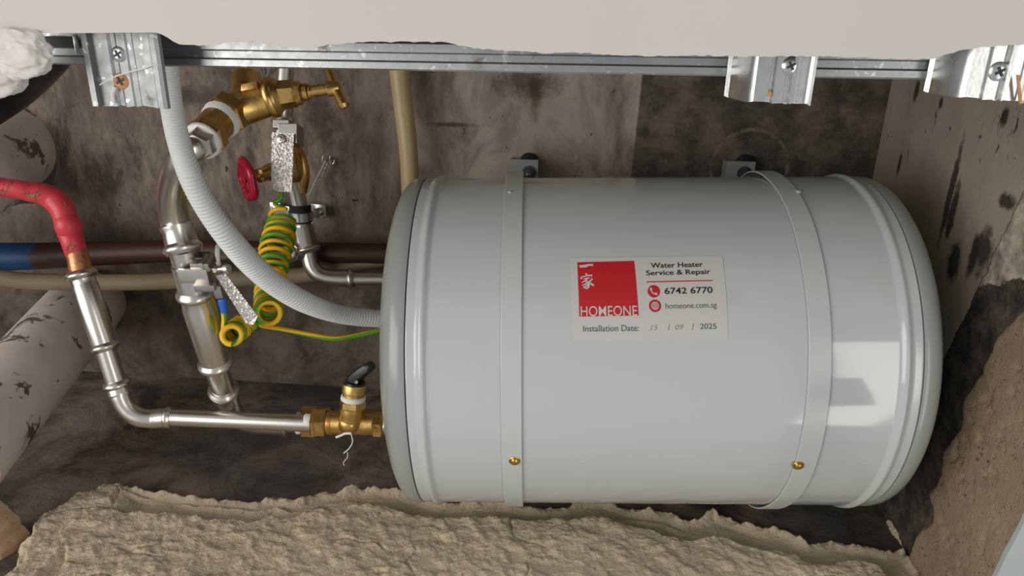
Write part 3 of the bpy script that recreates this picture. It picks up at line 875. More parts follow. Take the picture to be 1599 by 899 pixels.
# ------------------------------------------------------------------ pipe helpers
def along(p, q, prof, name, mat, parent, **kw):
    """lathe between world points; prof in fractions of the length and radii in metres"""
    d = q-p; L = d.length
    return Geo().add(*lathe(p, d, [(a*L, r) for a, r in prof], kw.pop('seg', 32), **{k: v for k, v in kw.items() if k in ('sides', 'hint', 'twist')})).mk(name, mat, parent, smooth='sides' not in kw)
def rr(wpx, z): return wpx*z/(2*FPX)
def bulge(center, d, r, h=.0026, w=.0075, body=None):
    b = body or r*.86
    pr = [(-w*.62, b*.9), (-w*.6, b)]+[(-w*.5+w*i/8, b+(r-b)*math.sin(PI*i/8)**.7) for i in range(1, 8)]+[(w*.6, b), (w*.62, b*.9)]
    return lathe(Vector(center), d, pr, 36)

# ------------------------------------------------------------------ copper pipe, painted red
cp = thing('copper_pipe', 'bent copper pipe with chipped red paint at the left edge', 'pipe', P(60, 300, .79))
g = Geo().add(*pxtube([(-40, 277, .76, 30), (-5, 291, .77, 30), (30, 296, .775, 29), (48, 300, .78, 31), (66, 303, .785, 34), (84, 311, .79, 37), (97, 325, .79, 37), (103, 341, .79, 35), (107, 352, .79, 39), (110, 364, .795, 36), (114, 378, .795, 33), (119, 392, .80, 33), (121, 398, .80, 33)], 6, 28))
rp = g.mk('painted_pipe', M_['redpaint'], cp)
Geo().add(*pxtube([(119.5, 390, .80, 32), (123, 405, .80, 32), (126, 418, .80, 33), (129, 431, .80, 32)], 5, 28)).mk('bare_end', M_['copper'], cp)['label'] = 'bare copper end below the red paint'

# ------------------------------------------------------------------ front steel pipe
sp_ = thing('steel_water_pipe', 'thin press-fitted steel pipe from the red copper pipe to the brass lever valve', 'pipe', P(265, 655, .83))
A0, A1 = P(126.5, 426, .80), P(165, 543, .81)
da = (A1-A0).normalized()
along(A0, A1, [(0, rr(33, .8)), (0, rr(40, .8)), (.03, rr(40, .8)), (.08, rr(36, .8)), (.15, rr(36, .8)), (.17, rr(38.5, .8)), (.5, rr(38.5, .8)), (.92, rr(36, .81)), (.97, rr(34, .81)), (1, rr(34, .81)), (1, rr(28, .81))], 'coupling', M_['steel'], sp_)
Geo().add(*bulge(A0+da*.002, da, rr(47, .8), w=.008, body=rr(37, .8))).mk('press_bead', M_['steel'], sp_)
Geo().add(*bulge(A1-da*.001, da, rr(43, .81), w=.008, body=rr(34, .81))).mk('press_bead', M_['steel'], sp_)
B1 = P(183, 600, .82)
along(A1, B1, [(0, rr(30, .81)), (1, rr(29.5, .82))], 'pipe', M_['steel'], sp_)
db = (B1-A1).normalized()
Geo().add(*bulge(B1, db, rr(41, .82), w=.008, body=rr(33, .82))).mk('press_bead', M_['steel'], sp_)
Geo().add(*pxtube([(183, 599, .82, 32), (186, 609, .82, 33), (188.5, 617, .82, 33), (190, 622, .82, 30), (196, 634, .822, 30), (206, 645, .824, 30), (220, 652, .826, 30), (234, 654, .828, 29), (240, 654, .829, 30), (250, 653, .83, 31), (266, 652, .83, 31)], 5, 28)).mk('elbow', M_['steel'], sp_)
C1 = P(266, 652, .83); C2 = P(487, 661.5, .835); dc = (C2-C1).normalized()
Geo().add(*bulge(C1-dc*.002, dc, rr(34, .83), w=.007, body=rr(29, .83))).mk('press_bead', M_['steel'], sp_)
along(C1, C2, [(0, rr(26, .83)), (1, rr(27, .835))], 'pipe', M_['steel'], sp_)

# ------------------------------------------------------------------ brass lever valve at the tank inlet
zv = .835
def X_(x, y, z=zv): return P(x, y, z)
lv_ = thing('lever_valve', 'brass safety valve with black lever on the tank inlet', 'valve', X_(545, 662))
def seg_(x0, x1, y, w0, w1, name, mat, sides=None, z=zv, cham=.0015, hint=None):
    p, q = X_(x0, y+(x0-545)*.02, z), X_(x1, y+(x1-545)*.02, z); L = (q-p).length; c = cham/L
    r0, r1 = rr(w0, z), rr(w1, z)
    return along(p, q, [(0, 0), (0, r0*.9), (c, r0), (1-c, r1), (1, r1*.9), (1, 0)], name, mat, lv_, **({'sides': sides, 'hint': hint or (0, 0, 1)} if sides else {}))
seg_(476, 490, 661, 27.5, 27.5, 'thread_tape', M_['tape'])
seg_(489, 497, 661, 50, 50, 'union_nut', M_['brass'], 6)
seg_(494, 511, 661, 47, 47, 'union_nut', M_['brass'], 6)
seg_(510, 587, 661, 36, 36, 'body', M_['brass'])
seg_(516, 521, 661, 38.5, 38.5, 'body_ring', M_['brass'])
seg_(584, 599, 662, 43, 43, 'inlet_nut', M_['brass'], 6)
seg_(598, 610, 662, 30, 30, 'inlet_stub', M_['steel'])
# branch: boss, neck, hex, tape, cap
nb = X_(546, 658, zv-.016)
g = Geo()
for cc, rad in ((X_(546, 659, zv-.010), rr(36, zv)),):
    bm = bmesh.new(); bmesh.ops.create_uvsphere(bm, u_segments=28, v_segments=18, radius=rad); bm.verts.index_update()
    g.add([cc+v.co for v in bm.verts], [tuple(v.index for v in f.verts) for f in bm.faces]); bm.free()
p0 = X_(546, 660, zv-.010); p1 = X_(551, 634, zv-.016)
g.add(*lathe(p0, p1-p0, [(0, rr(34, zv)), (.5*(p1-p0).length, rr(34, zv)), (.62*(p1-p0).length, rr(36, zv)), ((p1-p0).length, rr(34, zv))], 28))
g.mk('branch_elbow', M_['brass'], lv_)
dn = (X_(554, 600, zv-.022)-p1).normalized()
Geo().add(*lathe(p1, dn, [(-.003, rr(30, zv)), (-.002, rr(40, zv)), (0, rr(41, zv)), (.006, rr(41, zv)), (.0075, rr(38, zv)), (.0075, 0)], sides=6)).mk('branch_nut', M_['brass'], lv_, smooth=False)
Geo().add(*lathe(p1+dn*.0072, dn, [(0, 0), (0, rr(37, zv)), (.001, rr(38, zv)), (.0045, rr(37, zv)), (.0055, rr(34, zv)), (.0055, 0)], 28)).mk('thread_tape', M_['tape'], lv_)
pc = p1+dn*.0125
Geo().add(*lathe(pc, dn, [(0, 0), (0, rr(33, zv)), (.003, rr(33, zv)), (.0045, rr(37, zv)), (.013, rr(38, zv)), (.0145, rr(36, zv)), (.0145, 0)], 32)).mk('cap', M_['brass'], lv_)
ptop = pc+dn*.0145
Geo().add(*lathe(ptop, dn, [(0, 0), (0, rr(33, zv)), (.002, rr(32, zv)), (.003, rr(26, zv)), (.003, 0)], 28)).mk('lever_base', M_['black'], lv_)
# lever
l0 = ptop+dn*.004; l1 = P(581, 570, .80); ld = (l1-l0).normalized(); u, v, _ = frame(ld, dn)
V = []; F = []; n = 12
for i in range(n+1):
    t = i/n; c_ = l0-ld*.006+(l1-l0+ld*.006)*t + u*(.001*math.sin(PI*t))
    wv = (.0085*(1-t)+.0068*t)+.0010*math.sin(PI*t); hv = .0070*(1-t)+.0055*t
    if i in (0, n): wv *= .8; hv *= .8
    for k in range(12):
        a = 2*PI*k/12; ca, sa = math.cos(a), math.sin(a)
        V.append(c_+v*(wv*math.copysign(abs(ca)**.6, ca))+u*(hv*math.copysign(abs(sa)**.6, sa)))
for i in range(n):
    for k in range(12): F.append((i*12+k, i*12+(k+1) % 12, i*12+12+(k+1) % 12, i*12+12+k))
F += [tuple(range(11, -1, -1)), tuple(n*12+k for k in range(12))]
lever = mk('lever', V, F, M_['black'], lv_); lever['label'] = 'black plastic lever'
Geo().add(*lathe(P(557, 597, .79), (P(557, 597, .7)-P(557, 597, .8)), [(0, .0019), (.0006, .0016), (.0007, 0)], 14)).mk('lever_screw', M_['steel'], lever)
# loose tape threads
for pts_, r_ in (([(549, 678), (551, 690), (546, 700), (537, 708)], .0006), ([(543, 706), (543, 714), (537, 722), (538, 727)], .0004), ([(525, 683), (533, 680), (540, 677), (549, 677)], .0014)):
    V, F = tube([Vector(x) for x in catmull([tuple(P(a, b, .812)) for a, b in pts_], 6)], r_, 8)
    Geo().add(V, F).mk('loose_tape', M_['tape'], lv_)

# ------------------------------------------------------------------ second tank connection behind
z2 = .905
oc = thing('tank_outlet_union', 'brass hex union behind the lever valve on the lower steel pipe', 'union', P(500, 655, z2))
def seg2(x0, x1, y, w, name, mat, sides=None):
    p, q = P(x0, y, z2), P(x1, y, z2)
    along(p, q, [(0, 0), (0, rr(w, z2)*.93), (.06, rr(w, z2)), (.94, rr(w, z2)), (1, rr(w, z2)*.93), (1, 0)], name, mat, oc, **({'sides': sides, 'hint': (0, 0, 1)} if sides else {}))
seg2(464, 478, 661, 34, 'thread_tape', M_['tape']); seg2(474, 498, 658, 54, 'union_nut', M_['brass'], 6); seg2(497, 520, 657, 42, 'body', M_['brass']); seg2(519, 606, 657, 34, 'nipple', M_['brass'])

# ------------------------------------------------------------------ thick steel pipe (hot)
hp = thing('thick_steel_pipe', 'thick press-fitted steel pipe bending down from the brass stop valve', 'pipe', P(310, 470, .76))
Geo().add(*pxtube([(310, 227, .645, 38), (302, 232, .640, 42), (288, 244, .645, 44), (276, 264, .66, 45), (270, 290, .685, 46), (270, 318, .705, 46), (274, 345, .72, 45), (276, 352, .72, 46)], 6, 32)).mk('bend', M_['steel'], hp)
D0, D1 = P(276, 350, .72), P(286, 388, .722)
along(D0, D1, [(0, rr(46, .72)), (.08, rr(52, .72)), (.22, rr(50, .72)), (.32, rr(47, .72)), (.7, rr(49, .72)), (1, rr(52, .72))], 'socket', M_['steel'], hp)
dd = (D1-D0).normalized()
Geo().add(*bulge(D1, dd, rr(60, .72), w=.009, body=rr(50, .72))).mk('press_bead', M_['steel'], hp)
E1 = P(306, 462, .75)
along(D1, E1, [(0, rr(44, .72)), (1, rr(42, .75))], 'pipe', M_['steel'], hp)
de = (E1-D1).normalized(); F1 = P(337, 568, .80); df = (F1-E1).normalized()
along(E1-df*.004, F1+df*.002, [(0, rr(42, .75)), (.02, rr(50, .75)), (.12, rr(47, .75)), (.18, rr(50, .76)), (.80, rr(46, .79)), (.88, rr(45, .8)), (1, rr(46, .8))], 'coupling', M_['steel'], hp)
Geo().add(*bulge(E1-df*.003, df, rr(58, .75), w=.010, body=rr(47, .75))).mk('press_bead', M_['steel'], hp)
Geo().add(*bulge(F1, df, rr(54, .80), w=.010, body=rr(44, .80))).mk('press_bead', M_['steel'], hp)
G1 = P(350, 610, .84); dg_ = (G1-F1).normalized()
along(F1, G1, [(0, rr(37, .8)), (1, rr(36, .83))], 'pipe', M_['steel'], hp)
Geo().add(*bulge(G1, dg_, rr(49, .83), w=.010, body=rr(40, .83))).mk('press_bead', M_['steel'], hp)
Geo().add(*pxtube([(350, 609, .84, 38), (354, 622, .850, 37), (357, 631, .860, 36), (363, 642, .875, 33), (374, 653, .890, 32), (390, 660, .895, 31), (410, 663, .90, 31), (440, 663, .905, 34), (444, 663, .905, 34)], 5, 28)).mk('elbow', M_['steel'], hp)
Geo().add(*bulge(P(447, 663, .905), P(470, 663, .905)-P(447, 663, .905), rr(40, .905), w=.006, body=rr(32, .905))).mk('press_bead', M_['steel'], hp)
along(P(444, 663, .905), P(472, 661, .905), [(0, rr(29, .9)), (1, rr(29, .9))], 'pipe', M_['steel'], hp)

# ------------------------------------------------------------------ brass stop valve
zs = .70
sv = thing('stop_valve', 'large brass stop valve with tee handle at the top', 'valve', P(400, 160, zs))
def sg(pts_, name, mat, sides=None, seg=32, hint=None, z=zs, smooth=True):
    """pts: (px, py, dz, width) given as rings along a straight or slightly bent axis"""
    V = []; F = []; path = [P(a, b, z+c) for a, b, c, _ in pts_]; rad = [rr(w_, z+c) for a, b, c, w_ in pts_]
    if sides:
        d = path[-1]-path[0]; pr = [((p-path[0]).dot(d.normalized()), r) for p, r in zip(path, rad)]
        V, F = lathe(path[0], d, [(pr[0][0], 0)]+pr+[(pr[-1][0], 0)], sides=sides, hint=hint or (0, 0, 1))
        return Geo().add(V, F).mk(name, mat, sv, smooth=False)
    V, F = tube(path, rad, seg); return Geo().add(V, F).mk(name, mat, sv, smooth=smooth)
sg([(352, 180, -.008, 52), (368, 173, -.004, 55), (385, 166, 0, 56), (402, 160, .002, 56), (418, 154, .003, 56), (425, 152, .003, 54)], 'body', M_['brass'])
sg([(419, 154, .003, 60), (421, 153.5, .003, 64), (426, 152, .003, 65), (428, 151.4, .003, 62), (429, 151, .003, 58), (432, 150.5, .003, 58), (434, 150, .003, 55), (440, 149, .003, 44)], 'flange', M_['brass'])
sg([(433, 150, .003, 40), (435, 150, .003, 46), (462, 146.5, .003, 42), (464, 146, .003, 36)], 'bonnet', M_['brass'], 6)
sg([(462, 146.5, .003, 38), (471, 145, .003, 37), (473, 144.8, .003, 30), (474, 144.6, .003, 22)], 'collar', M_['brass'])
sg([(473, 144.7, .003, 22), (474, 144.6, .003, 27), (481, 143.6, .003, 27), (482, 143.4, .003, 20), (483, 143.4, .003, 24), (486, 143, .003, 24), (487, 143, .003, 14)], 'gland_nut', M_['brass'])
sg([(484, 143.2, .003, 18), (512, 139.5, .003, 18)], 'spindle', M_['brass'])
hub = sg([(511, 139.8, .003, 17), (512.5, 139.6, .003, 24), (530, 137, .003, 24), (532, 136.8, .003, 21), (533, 136.7, .003, 12)], 'handle_hub', M_['brass'])
V, F = tube([P(*p, zs+.003+dz) for p, dz in (((512.5, 110), .008), ((514, 112), .008), ((518, 121), .005), ((524, 137), 0), ((532, 154), -.005), ((538, 166), -.008), ((539.5, 169), -.008))],
            [rr(w_, zs) for w_ in (8, 14, 15, 15, 16, 17, 10)], 20)
Geo().add(V, F).mk('tee_bar', M_['brass'], sv)
Geo().add(*oribox(P(391, 136, zs-.014), P(403, 134, zs)-P(379, 139, zs), UPV, FWD, .0155, .0065, .006, .0008)).mk('body_pad', M_['brass'], sv)
# lower-left union towards the bend
sg([(362, 172, -.004, 62), (359, 174, -.006, 70), (349, 184, -.014, 70), (347, 186, -.016, 64)], 'hex_end', M_['brass'], 6, hint=(0, 0, 1))
sg([(349, 184, -.0145, 56), (347, 186, -.0155, 62), (343, 190, -.0195, 60), (340, 193, -.022, 54)], 'thread_tape', M_['tape'])
sg([(344, 189, -.019, 50), (341, 192, -.021, 55), (330, 204, -.032, 53), (325, 210, -.038, 53)], 'reducer', M_['brass'])
sg([(329, 206, -.035, 56), (327, 208, -.037, 64), (320, 217, -.046, 64), (318, 219, -.048, 58)], 'hex_end', M_['brass'], 6, hint=(0, 0, 1))
sg([(320, 217, -.0465, 52), (318, 219, -.0475, 60), (315, 222, -.051, 58), (314, 223, -.052, 48)], 'thread_tape', M_['tape'])
hx = sg([(317, 220, -.050, 42), (315, 222, -.052, 52), (308, 229, -.060, 51), (306, 231, -.062, 44)], 'steel_nut', M_['steel'], 6, hint=(0, 0, 1))
# torn tape fringe
for dx, dy in ((0, 0), (2, 4), (1, 8), (-2, 12)):
    V, F = tube([P(362+dx*.3, 203+dy*.6, zs-.012), P(368+dx, 202+dy*.6, zs-.013), P(373+dx, 199+dy*.7, zs-.012)], [.0009, .0006, .0003], 6)
    Geo().add(V, F).mk('torn_tape', M_['tape'], sv)
# rear branch running up behind the runner
sg([(385, 160, .004, 44), (383, 140, .016, 42), (384, 126, .024, 44), (386, 121, .028, 40)], 'rear_branch', M_['brass'])
rp_ = [(384, 128, .73, 34), (390, 116, .745, 36), (400, 109, .76, 36), (412, 102, .78, 36), (424, 88, .80, 36), (430, 60, .82, 36)]
rb = thing('flexible_steel_elbow', 'small steel elbow rising behind the stop valve', 'pipe fitting', P(400, 110, .76))
Geo().add(*pxtube(rp_, 8, 24)).mk('elbow', M_['steel'], rb)
for (a, b, c_, d_) in ((396, 111, 404, 106), (404, 106, 412, 101)):
    Geo().add(*bulge(P(a, b, .755), P(c_, d_, .765)-P(a, b, .755), rr(42, .76), w=.006, body=rr(36, .76))).mk('press_bead', M_['steel'], rb)

# ------------------------------------------------------------------ rear steel pipe and its gate valve
rz = [(447, 60, .90), (446, 110, .92), (443, 150, .935), (442, 200, .95), (450, 250, .965), (460, 290, .985), (469, 330, 1.0), (477, 375, 1.015)]
rpip = thing('rear_steel_pipe', 'steel pipe on the back wall running down and behind the tank', 'pipe', P(460, 290, .98))
Geo().add(*pxtube([(a, b, c_, 27) for a, b, c_ in rz], 6, 24)).mk('pipe', M_['steel'], rpip)
for (a, b, c_, w_) in ((444, 142, .93, 36), (442, 188, .945, 36), (457, 277, .98, 38)):
    Geo().add(*bulge(P(a, b, c_), P(a+3, b+25, c_+.008)-P(a, b, c_), rr(w_, c_), w=.008, body=rr(30, c_))).mk('press_bead', M_['steel'], rpip)
Geo().add(*pxtube([(442, 150, .935, 30), (442, 165, .94, 32), (441, 185, .945, 31)], 4, 24)).mk('socket', M_['steel'], rpip)
Geo().add(*pxtube([(472, 350, 1.005, 33), (477, 375, 1.015, 34), (480, 388, 1.02, 34)], 4, 24)).mk('tee', M_['steel'], rpip)
Geo().add(*bulge(P(481, 391, 1.02), P(485, 405, 1.02)-P(481, 391, 1.02), rr(42, 1.02), w=.009, body=rr(30, 1.02))).mk('press_bead', M_['steel'], rpip)
Geo().add(*pxtube([(481, 390, 1.02, 26), (484, 405, 1.022, 25), (488, 418, 1.024, 25), (497, 428, 1.026, 25), (510, 433, 1.028, 25), (524, 435, 1.03, 25), (540, 436, 1.032, 25)], 5, 24)).mk('elbow', M_['steel'], rpip)
Geo().add(*bulge(P(549, 436, 1.034), P(560, 436, 1.034)-P(549, 436, 1.034), rr(32, 1.05), w=.008, body=rr(26, 1.05))).mk('press_bead', M_['steel'], rpip)
Geo().add(*pxtube([(530, 435, 1.032, 27), (549, 436, 1.034, 27)], 4, 24, True)).mk('socket', M_['steel'], rpip)
Geo().add(*pxtube([(549, 436, 1.034, 22), (610, 436, 1.04, 22), (700, 436, 1.045, 22)], 4, 20, True)).mk('pipe', M_['steel'], rpip)
# branch of the tee to the left
Geo().add(*pxtube([(478, 394, 1.02, 24), (440, 396, 1.0, 22), (400, 398, .985, 22), (346, 398, .97, 22)], 4, 20)).mk('branch_pipe', M_['steel_dull'], rpip)
Geo().add(*bulge(P(456, 395, 1.008), P(440, 396, 1.0)-P(456, 395, 1.008), rr(30, 1.0), w=.008, body=rr(25, 1.0))).mk('press_bead', M_['steel'], rpip)
Geo().add(*lathe(P(346, 398, .965), P(330, 398, .962)-P(346, 398, .965), [(0, 0), (0, rr(34, .97)), (.002, rr(36, .97)), (.005, rr(36, .97)), (.006, rr(30, .97)), (.006, 0)], 28)).mk('white_ring', M_['tape'], rpip)
along(P(340, 398, .965), P(352, 398, .97), [(0, rr(30, .97)), (1, rr(26, .97))], 'socket', M_['steel_dull'], rpip)

gv = thing('gate_valve', 'brass gate valve with red handwheel on the rear pipe', 'valve', P(450, 265, .97))
Geo().add(*pxtube([(447, 232, .955, 34), (449, 236, .955, 38), (452, 250, .96, 40), (456, 268, .97, 42), (458, 276, .975, 36)], 4, 28)).mk('body', M_['brass'], gv)
Geo().add(*pxtube([(466, 232, .965, 12), (472, 250, .967, 16), (476, 275, .972, 16), (474, 300, .985, 12)], 4, 16)).mk('body_rib', M_['brass'], gv)
g0, g1 = P(445, 262, .955), P(386, 281, .90)
dgv = (g1-g0).normalized(); LG = (g1-g0).length
Geo().add(*lathe(g0, dgv, [(0, rr(28, .95)), (LG*.45, rr(26, .95)), (LG*.5, rr(22, .95)), (LG*.5, 0)], 24)).mk('bonnet', M_['brass'], gv)
Geo().add(*lathe(g0+dgv*LG*.5, dgv, [(0, 0), (0, rr(22, .93)), (LG*.2, rr(22, .93)), (LG*.22, rr(10, .92)), (LG*.5, rr(10, .92)), (LG*.5, 0)], 20)).mk('stem', M_['brass'], gv)
wn = (P(372, 274, .86)-P(392, 284, .92)).normalized()
wn = (RGT*-.80 - FWD*.50 - UPV*.25).normalized()
wc = P(387, 281, .90); u, v, _ = frame(wn, UPV)
wr = .0262
V = []; F = []; n = 48; m = 12
for i in range(n):
    a = 2*PI*i/n; rad = wr*(1+.05*math.cos(5*a)); cdir = u*math.cos(a)+v*math.sin(a)
    for k in range(m):
        b = 2*PI*k/m; V.append(wc+cdir*(rad-.0045+.0062*math.cos(b))+wn*(.0055*math.sin(b)))
for i in range(n):
    for k in range(m): F.append((i*m+k, i*m+(k+1) % m, ((i+1) % n)*m+(k+1) % m, ((i+1) % n)*m+k))
wh = mk('handwheel', V, F, M_['redwheel'], gv); wh['label'] = 'glossy red handwheel'
Geo().add(*lathe(wc-wn*.005, wn, [(0, 0), (0, .0075), (.010, .0075), (.012, .005), (.012, 0)], 20)).mk('wheel_hub', M_['redwheel'], wh)
for i in range(4):
    a = 2*PI*i/4+.5; cdir = u*math.cos(a)+v*math.sin(a)
    Geo().add(*tube([wc+cdir*.004, wc+cdir*(wr-.004)], [.0052, .0042], 10)).mk('spoke', M_['redwheel'], wh)

# ------------------------------------------------------------------ pipe clip
pcg = thing('pipe_clip', 'bright zinc saddle clip with rubber lining holding the rear pipe', 'pipe clip', P(480, 335, 1.0))
yq = YA-.012
fR = PA(500, 331, yq); fL = PA(432, 326, yq)
ex = (fR-fL).normalized()
for (a, b, w_, h_) in ((498, 330, .022, .020), (431, 325, .016, .016)):
    pl = Geo().add(*oribox(PA(a, b, yq), ex, (0, 1, 0), (0, 0, 1), w_, .0022, h_, .0006)).mk('flange', M_['galvbright'], pcg)
    sc_ = PA(a+1, b+1, yq-.0015)
    Geo().add(*lathe(sc_, (0, -1, 0), [(0, .0062), (.001, .0062), (.0022, .0048), (.003, .0030), (.0012, .002), (.0012, 0)], 20)).mk('screw', M_['steel_dull'], pl)
    Geo().add(*lathe(sc_+Vector((0, .002, 0)), (0, 1, 0), [(0, .003), (.012, .003)], 10)).mk('screw_shank', M_['steel_dark'], pl)
mid = P(470, 333, 1.0)
def arc(rad, wz, th, name, mat, shift=0):
    V = []; F = []; n = 24
    for i in range(n+1):
        a = PI*(-.08+1.16*i/n); dirv = ex*math.cos(a)+Vector((0, -1, 0))*math.sin(a)
        for rr_, zz in ((rad, -wz/2), (rad+th, -wz/2), (rad+th, wz/2), (rad, wz/2)): V.append(mid+dirv*rr_+Vector((0, 0, zz+shift)))
    for i in range(n):
        for k in range(4): F.append((i*4+k, i*4+(k+1) % 4, i*4+4+(k+1) % 4, i*4+4+k))
    F += [(3, 2, 1, 0), tuple(n*4+k for k in range(4))]
    mk(name, V, F, mat, pcg, angle=50)
arc(.0122, .024, .0022, 'rubber_lining', M_['rubber']); arc(.0145, .012, .0016, 'saddle', M_['galvbright'], -.003)
for sgn in (-1, 1):
    a = mid+ex*(.015*sgn); b = PA(490, 331, yq) if sgn > 0 else PA(441, 327, yq)
    Geo().add(*oribox(a.lerp(b, .5), ex, (0, 1, 0), (0, 0, 1), max(.006, abs((b-a).dot(ex))), .0018, .013, .0004)).mk('saddle_wing', M_['galvbright'], pcg)

# ------------------------------------------------------------------ earth clamps and metal tags
tg = thing('earth_tag', 'vertical embossed metal earth tag in front of the rear pipe', 'metal tag', P(440, 250, .90))
c4 = [P(424.5, 207, .905), P(459.5, 208.5, .905), P(456, 301, .915), P(424, 298, .915)]
nt = (c4[1]-c4[0]).cross(c4[3]-c4[0]).normalized()
pl = mk('tag_plate', *prism(c4, nt*.0012), M_['tagmetal'], tg, smooth=False)
cc = P(439, 217, .904); nn = -FWD
Geo().add(*lathe(cc, nn, [(0, .0055), (.0012, .0055), (.0018, .0046), (.0018, .0030), (.0036, .0028), (.0042, .0018), (.0042, 0)], 22)).mk('rivet', M_['steel'], pl)
Geo().add(*oribox(P(455, 212, .925), RGT, UPV, FWD, .024, .024, .030, .001)).mk('clamp_block', M_['steel_dull'], tg, smooth=False)
Geo().add(*oribox(P(443, 196, .925), RGT, UPV, FWD, .020, .010, .020, .001)).mk('clamp_block', M_['steel_dull'], tg, smooth=False)

ec = thing('earth_clamp', 'steel earth clamp block with screw on the thick pipe', 'clamp', P(315, 425, .735))
cx_ = (E1-D1).normalized()
ctr = D1.lerp(E1, .5)
side_ = (RGT - cx_*RGT.dot(cx_)).normalized(); fr_ = cx_.cross(side_); fr_ = fr_ if fr_.dot(FWD) < 0 else -fr_
Geo().add(*lathe(D1.lerp(E1, .33), cx_, [(0, rr(44, .73)), (0, rr(47, .73)), (.030, rr(47, .745)), (.030, rr(44, .745))], 36)).mk('band', M_['steel'], ec)
def cb(px, py, dz, w_, h_, d_, name, mat='steel_dull'):
    return Geo().add(*oribox(P(px, py, .722+dz), side_, cx_, fr_, w_, h_, d_, .0006)).mk(name, M_[mat], ec)
cb(318, 411, 0, .018, .0085, .020, 'jaw'); cb(324, 425, .004, .0045, .030, .020, 'back_plate'); cb(324, 444, .002, .020, .0070, .018, 'jaw')
cb(303, 431, -.005, .028, .0150, .0035, 'band_fold', 'steel')
cb(313, 402, .006, .016, .006, .014, 'upper_jaw', 'steel_dark')
sc0, sc1 = P(328, 421, .722), P(357, 420, .715); ds = (sc1-sc0).normalized()
Geo().add(*tube([sc0-ds*.004, sc1-ds*.003], .0024, 12)).mk('clamp_screw', M_['steel'], ec)
Geo().add(*lathe(P(336, 421, .720), ds, [(0, 0), (0, .0042), (.004, .0042), (.004, 0)], sides=6)).mk('clamp_nut', M_['steel'], ec, smooth=False)
Geo().add(*lathe(sc1-ds*.004, ds, [(0, 0), (0, .0046), (.003, .0050), (.005, .0042), (.0055, .002), (.0050, 0)], 18)).mk('screw_head', M_['steel'], ec)
Geo().add(*oribox(P(341, 456, .730), cx_, side_, fr_, .014, .008, .003, .0005)).mk('cable_lug', M_['steel_dull'], ec)
t2_ = [P(338, 432, .722), P(352, 427, .724), P(403, 494, .735), P(396, 508, .735), P(384, 505, .735)]
tg2 = thing('earth_tag', 'slanting embossed metal earth tag hanging over the small coil', 'metal tag', P(370, 470, .73))
nt = (t2_[1]-t2_[0]).cross(t2_[3]-t2_[0]).normalized()
mk('tag_plate', *prism(t2_, nt*.0011), M_['tagmetal'], tg2, smooth=False)

# ------------------------------------------------------------------ green-yellow earth cable
cable = thing('earth_cable', 'green and yellow coiled earth cable hanging between the pipes', 'cable', P(420, 420, .85))
WR = rr(7.8, .86)
def helix(axis, radii, turns, n=26, ph=0.0, squash=1.0):
    """axis: smooth list of Vectors"""
    out = []; N = int(turns*n)
    al = [0]
    for p_, q_ in zip(axis, axis[1:]): al.append(al[-1]+(q_-p_).length)
    A_ = np.array([tuple(p_) for p_ in axis]); al = np.array(al); u_ = np.linspace(0, al[-1], 80)
    axis = [Vector(x) for x in np.stack([np.interp(u_, al, A_[:, k]) for k in range(3)], -1)]; m = len(axis)-1
    for i in range(N+1):
        t = i/N*m; k = min(m-1, int(t)); f_ = t-k; c_ = axis[k].lerp(axis[k+1], f_)
        d = (axis[min(m, k+1)]-axis[k]).normalized(); u, v, _ = frame(d, RGT)
        tt = i/N*(len(radii)-1); kk = min(len(radii)-2, int(tt)); r = radii[kk]*(1-(tt-kk))+radii[kk+1]*(tt-kk)
        a = 2*PI*turns*i/N+ph; out.append(c_+u*(r*math.cos(a))+v*(r*math.sin(a)*squash))
    return out
def wire(path, name, r=WR):
    V, F, UV = tube(path, r, 10, uv=True)
    o = mk(name, V, F, M_['stripe'], cable, uvs=UV, angle=80)
    return o
axm = [Vector(x) for x in catmull([tuple(P(*p)) for p in ((442, 335, .93), (438, 360, .92), (430, 395, .90), (424, 430, .88), (421, 460, .86), (420, 480, .835), (420, 487, .805), (420, 489, .785))], 8)]
hx1 = helix(axm, [rr(36, .92), rr(46, .91), rr(42, .9), rr(38, .88), rr(36, .86), rr(34, .80)], 19.5, 24, 1.0)
wire(hx1, 'large_coil')
top_ = [Vector(x) for x in catmull([tuple(P(*p)) for p in ((441, 298, .925), (439, 310, .925), (430, 319, .925))]+[tuple(hx1[0])], 8)]
wire(top_, 'cable_end')
# bottom of coil to tank
endp = hx1[-1]
wire([Vector(x) for x in catmull([tuple(endp), tuple(P(402, 498, .82)), tuple(P(408, 508, .815)), tuple(P(440, 514, .82)), tuple(P(490, 524, .825)), tuple(P(525, 529, .83)), tuple(P(560, 524, .84)), tuple(P(602, 514, .85))], 10)], 'cable_run')
axs = [Vector(x) for x in catmull([tuple(P(*p)) for p in ((396, 496, .79), (386, 503, .785), (374, 513, .778), (365, 521, .762), (362, 524, .745))], 6)]
hx2 = helix(axs, [rr(26, .79), rr(30, .78), rr(29, .775), rr(27, .755)], 8.5, 22, PI*.5)
wire(hx2, 'small_coil')
wire([Vector(x) for x in catmull([tuple(hx2[-1]), tuple(P(352, 529, .755)), tuple(P(350, 515, .752)), tuple(P(351, 500, .75)), tuple(P(350, 485, .745)), tuple(P(348, 474, .74))], 8)], 'cable_end')
along(P(351, 488, .745), P(347, 466, .738), [(0, rr(10, .74)), (.5, rr(12, .74)), (.8, rr(13, .74)), (1, rr(11, .74)), (1, 0)], 'blue_crimp', M_['blue'], cable)
wire([Vector(x) for x in catmull([tuple(hx2[0]), tuple(P(405, 492, .80)), tuple(P(410, 500, .815)), tuple(P(418, 508, .82))], 6)], 'cable_run')

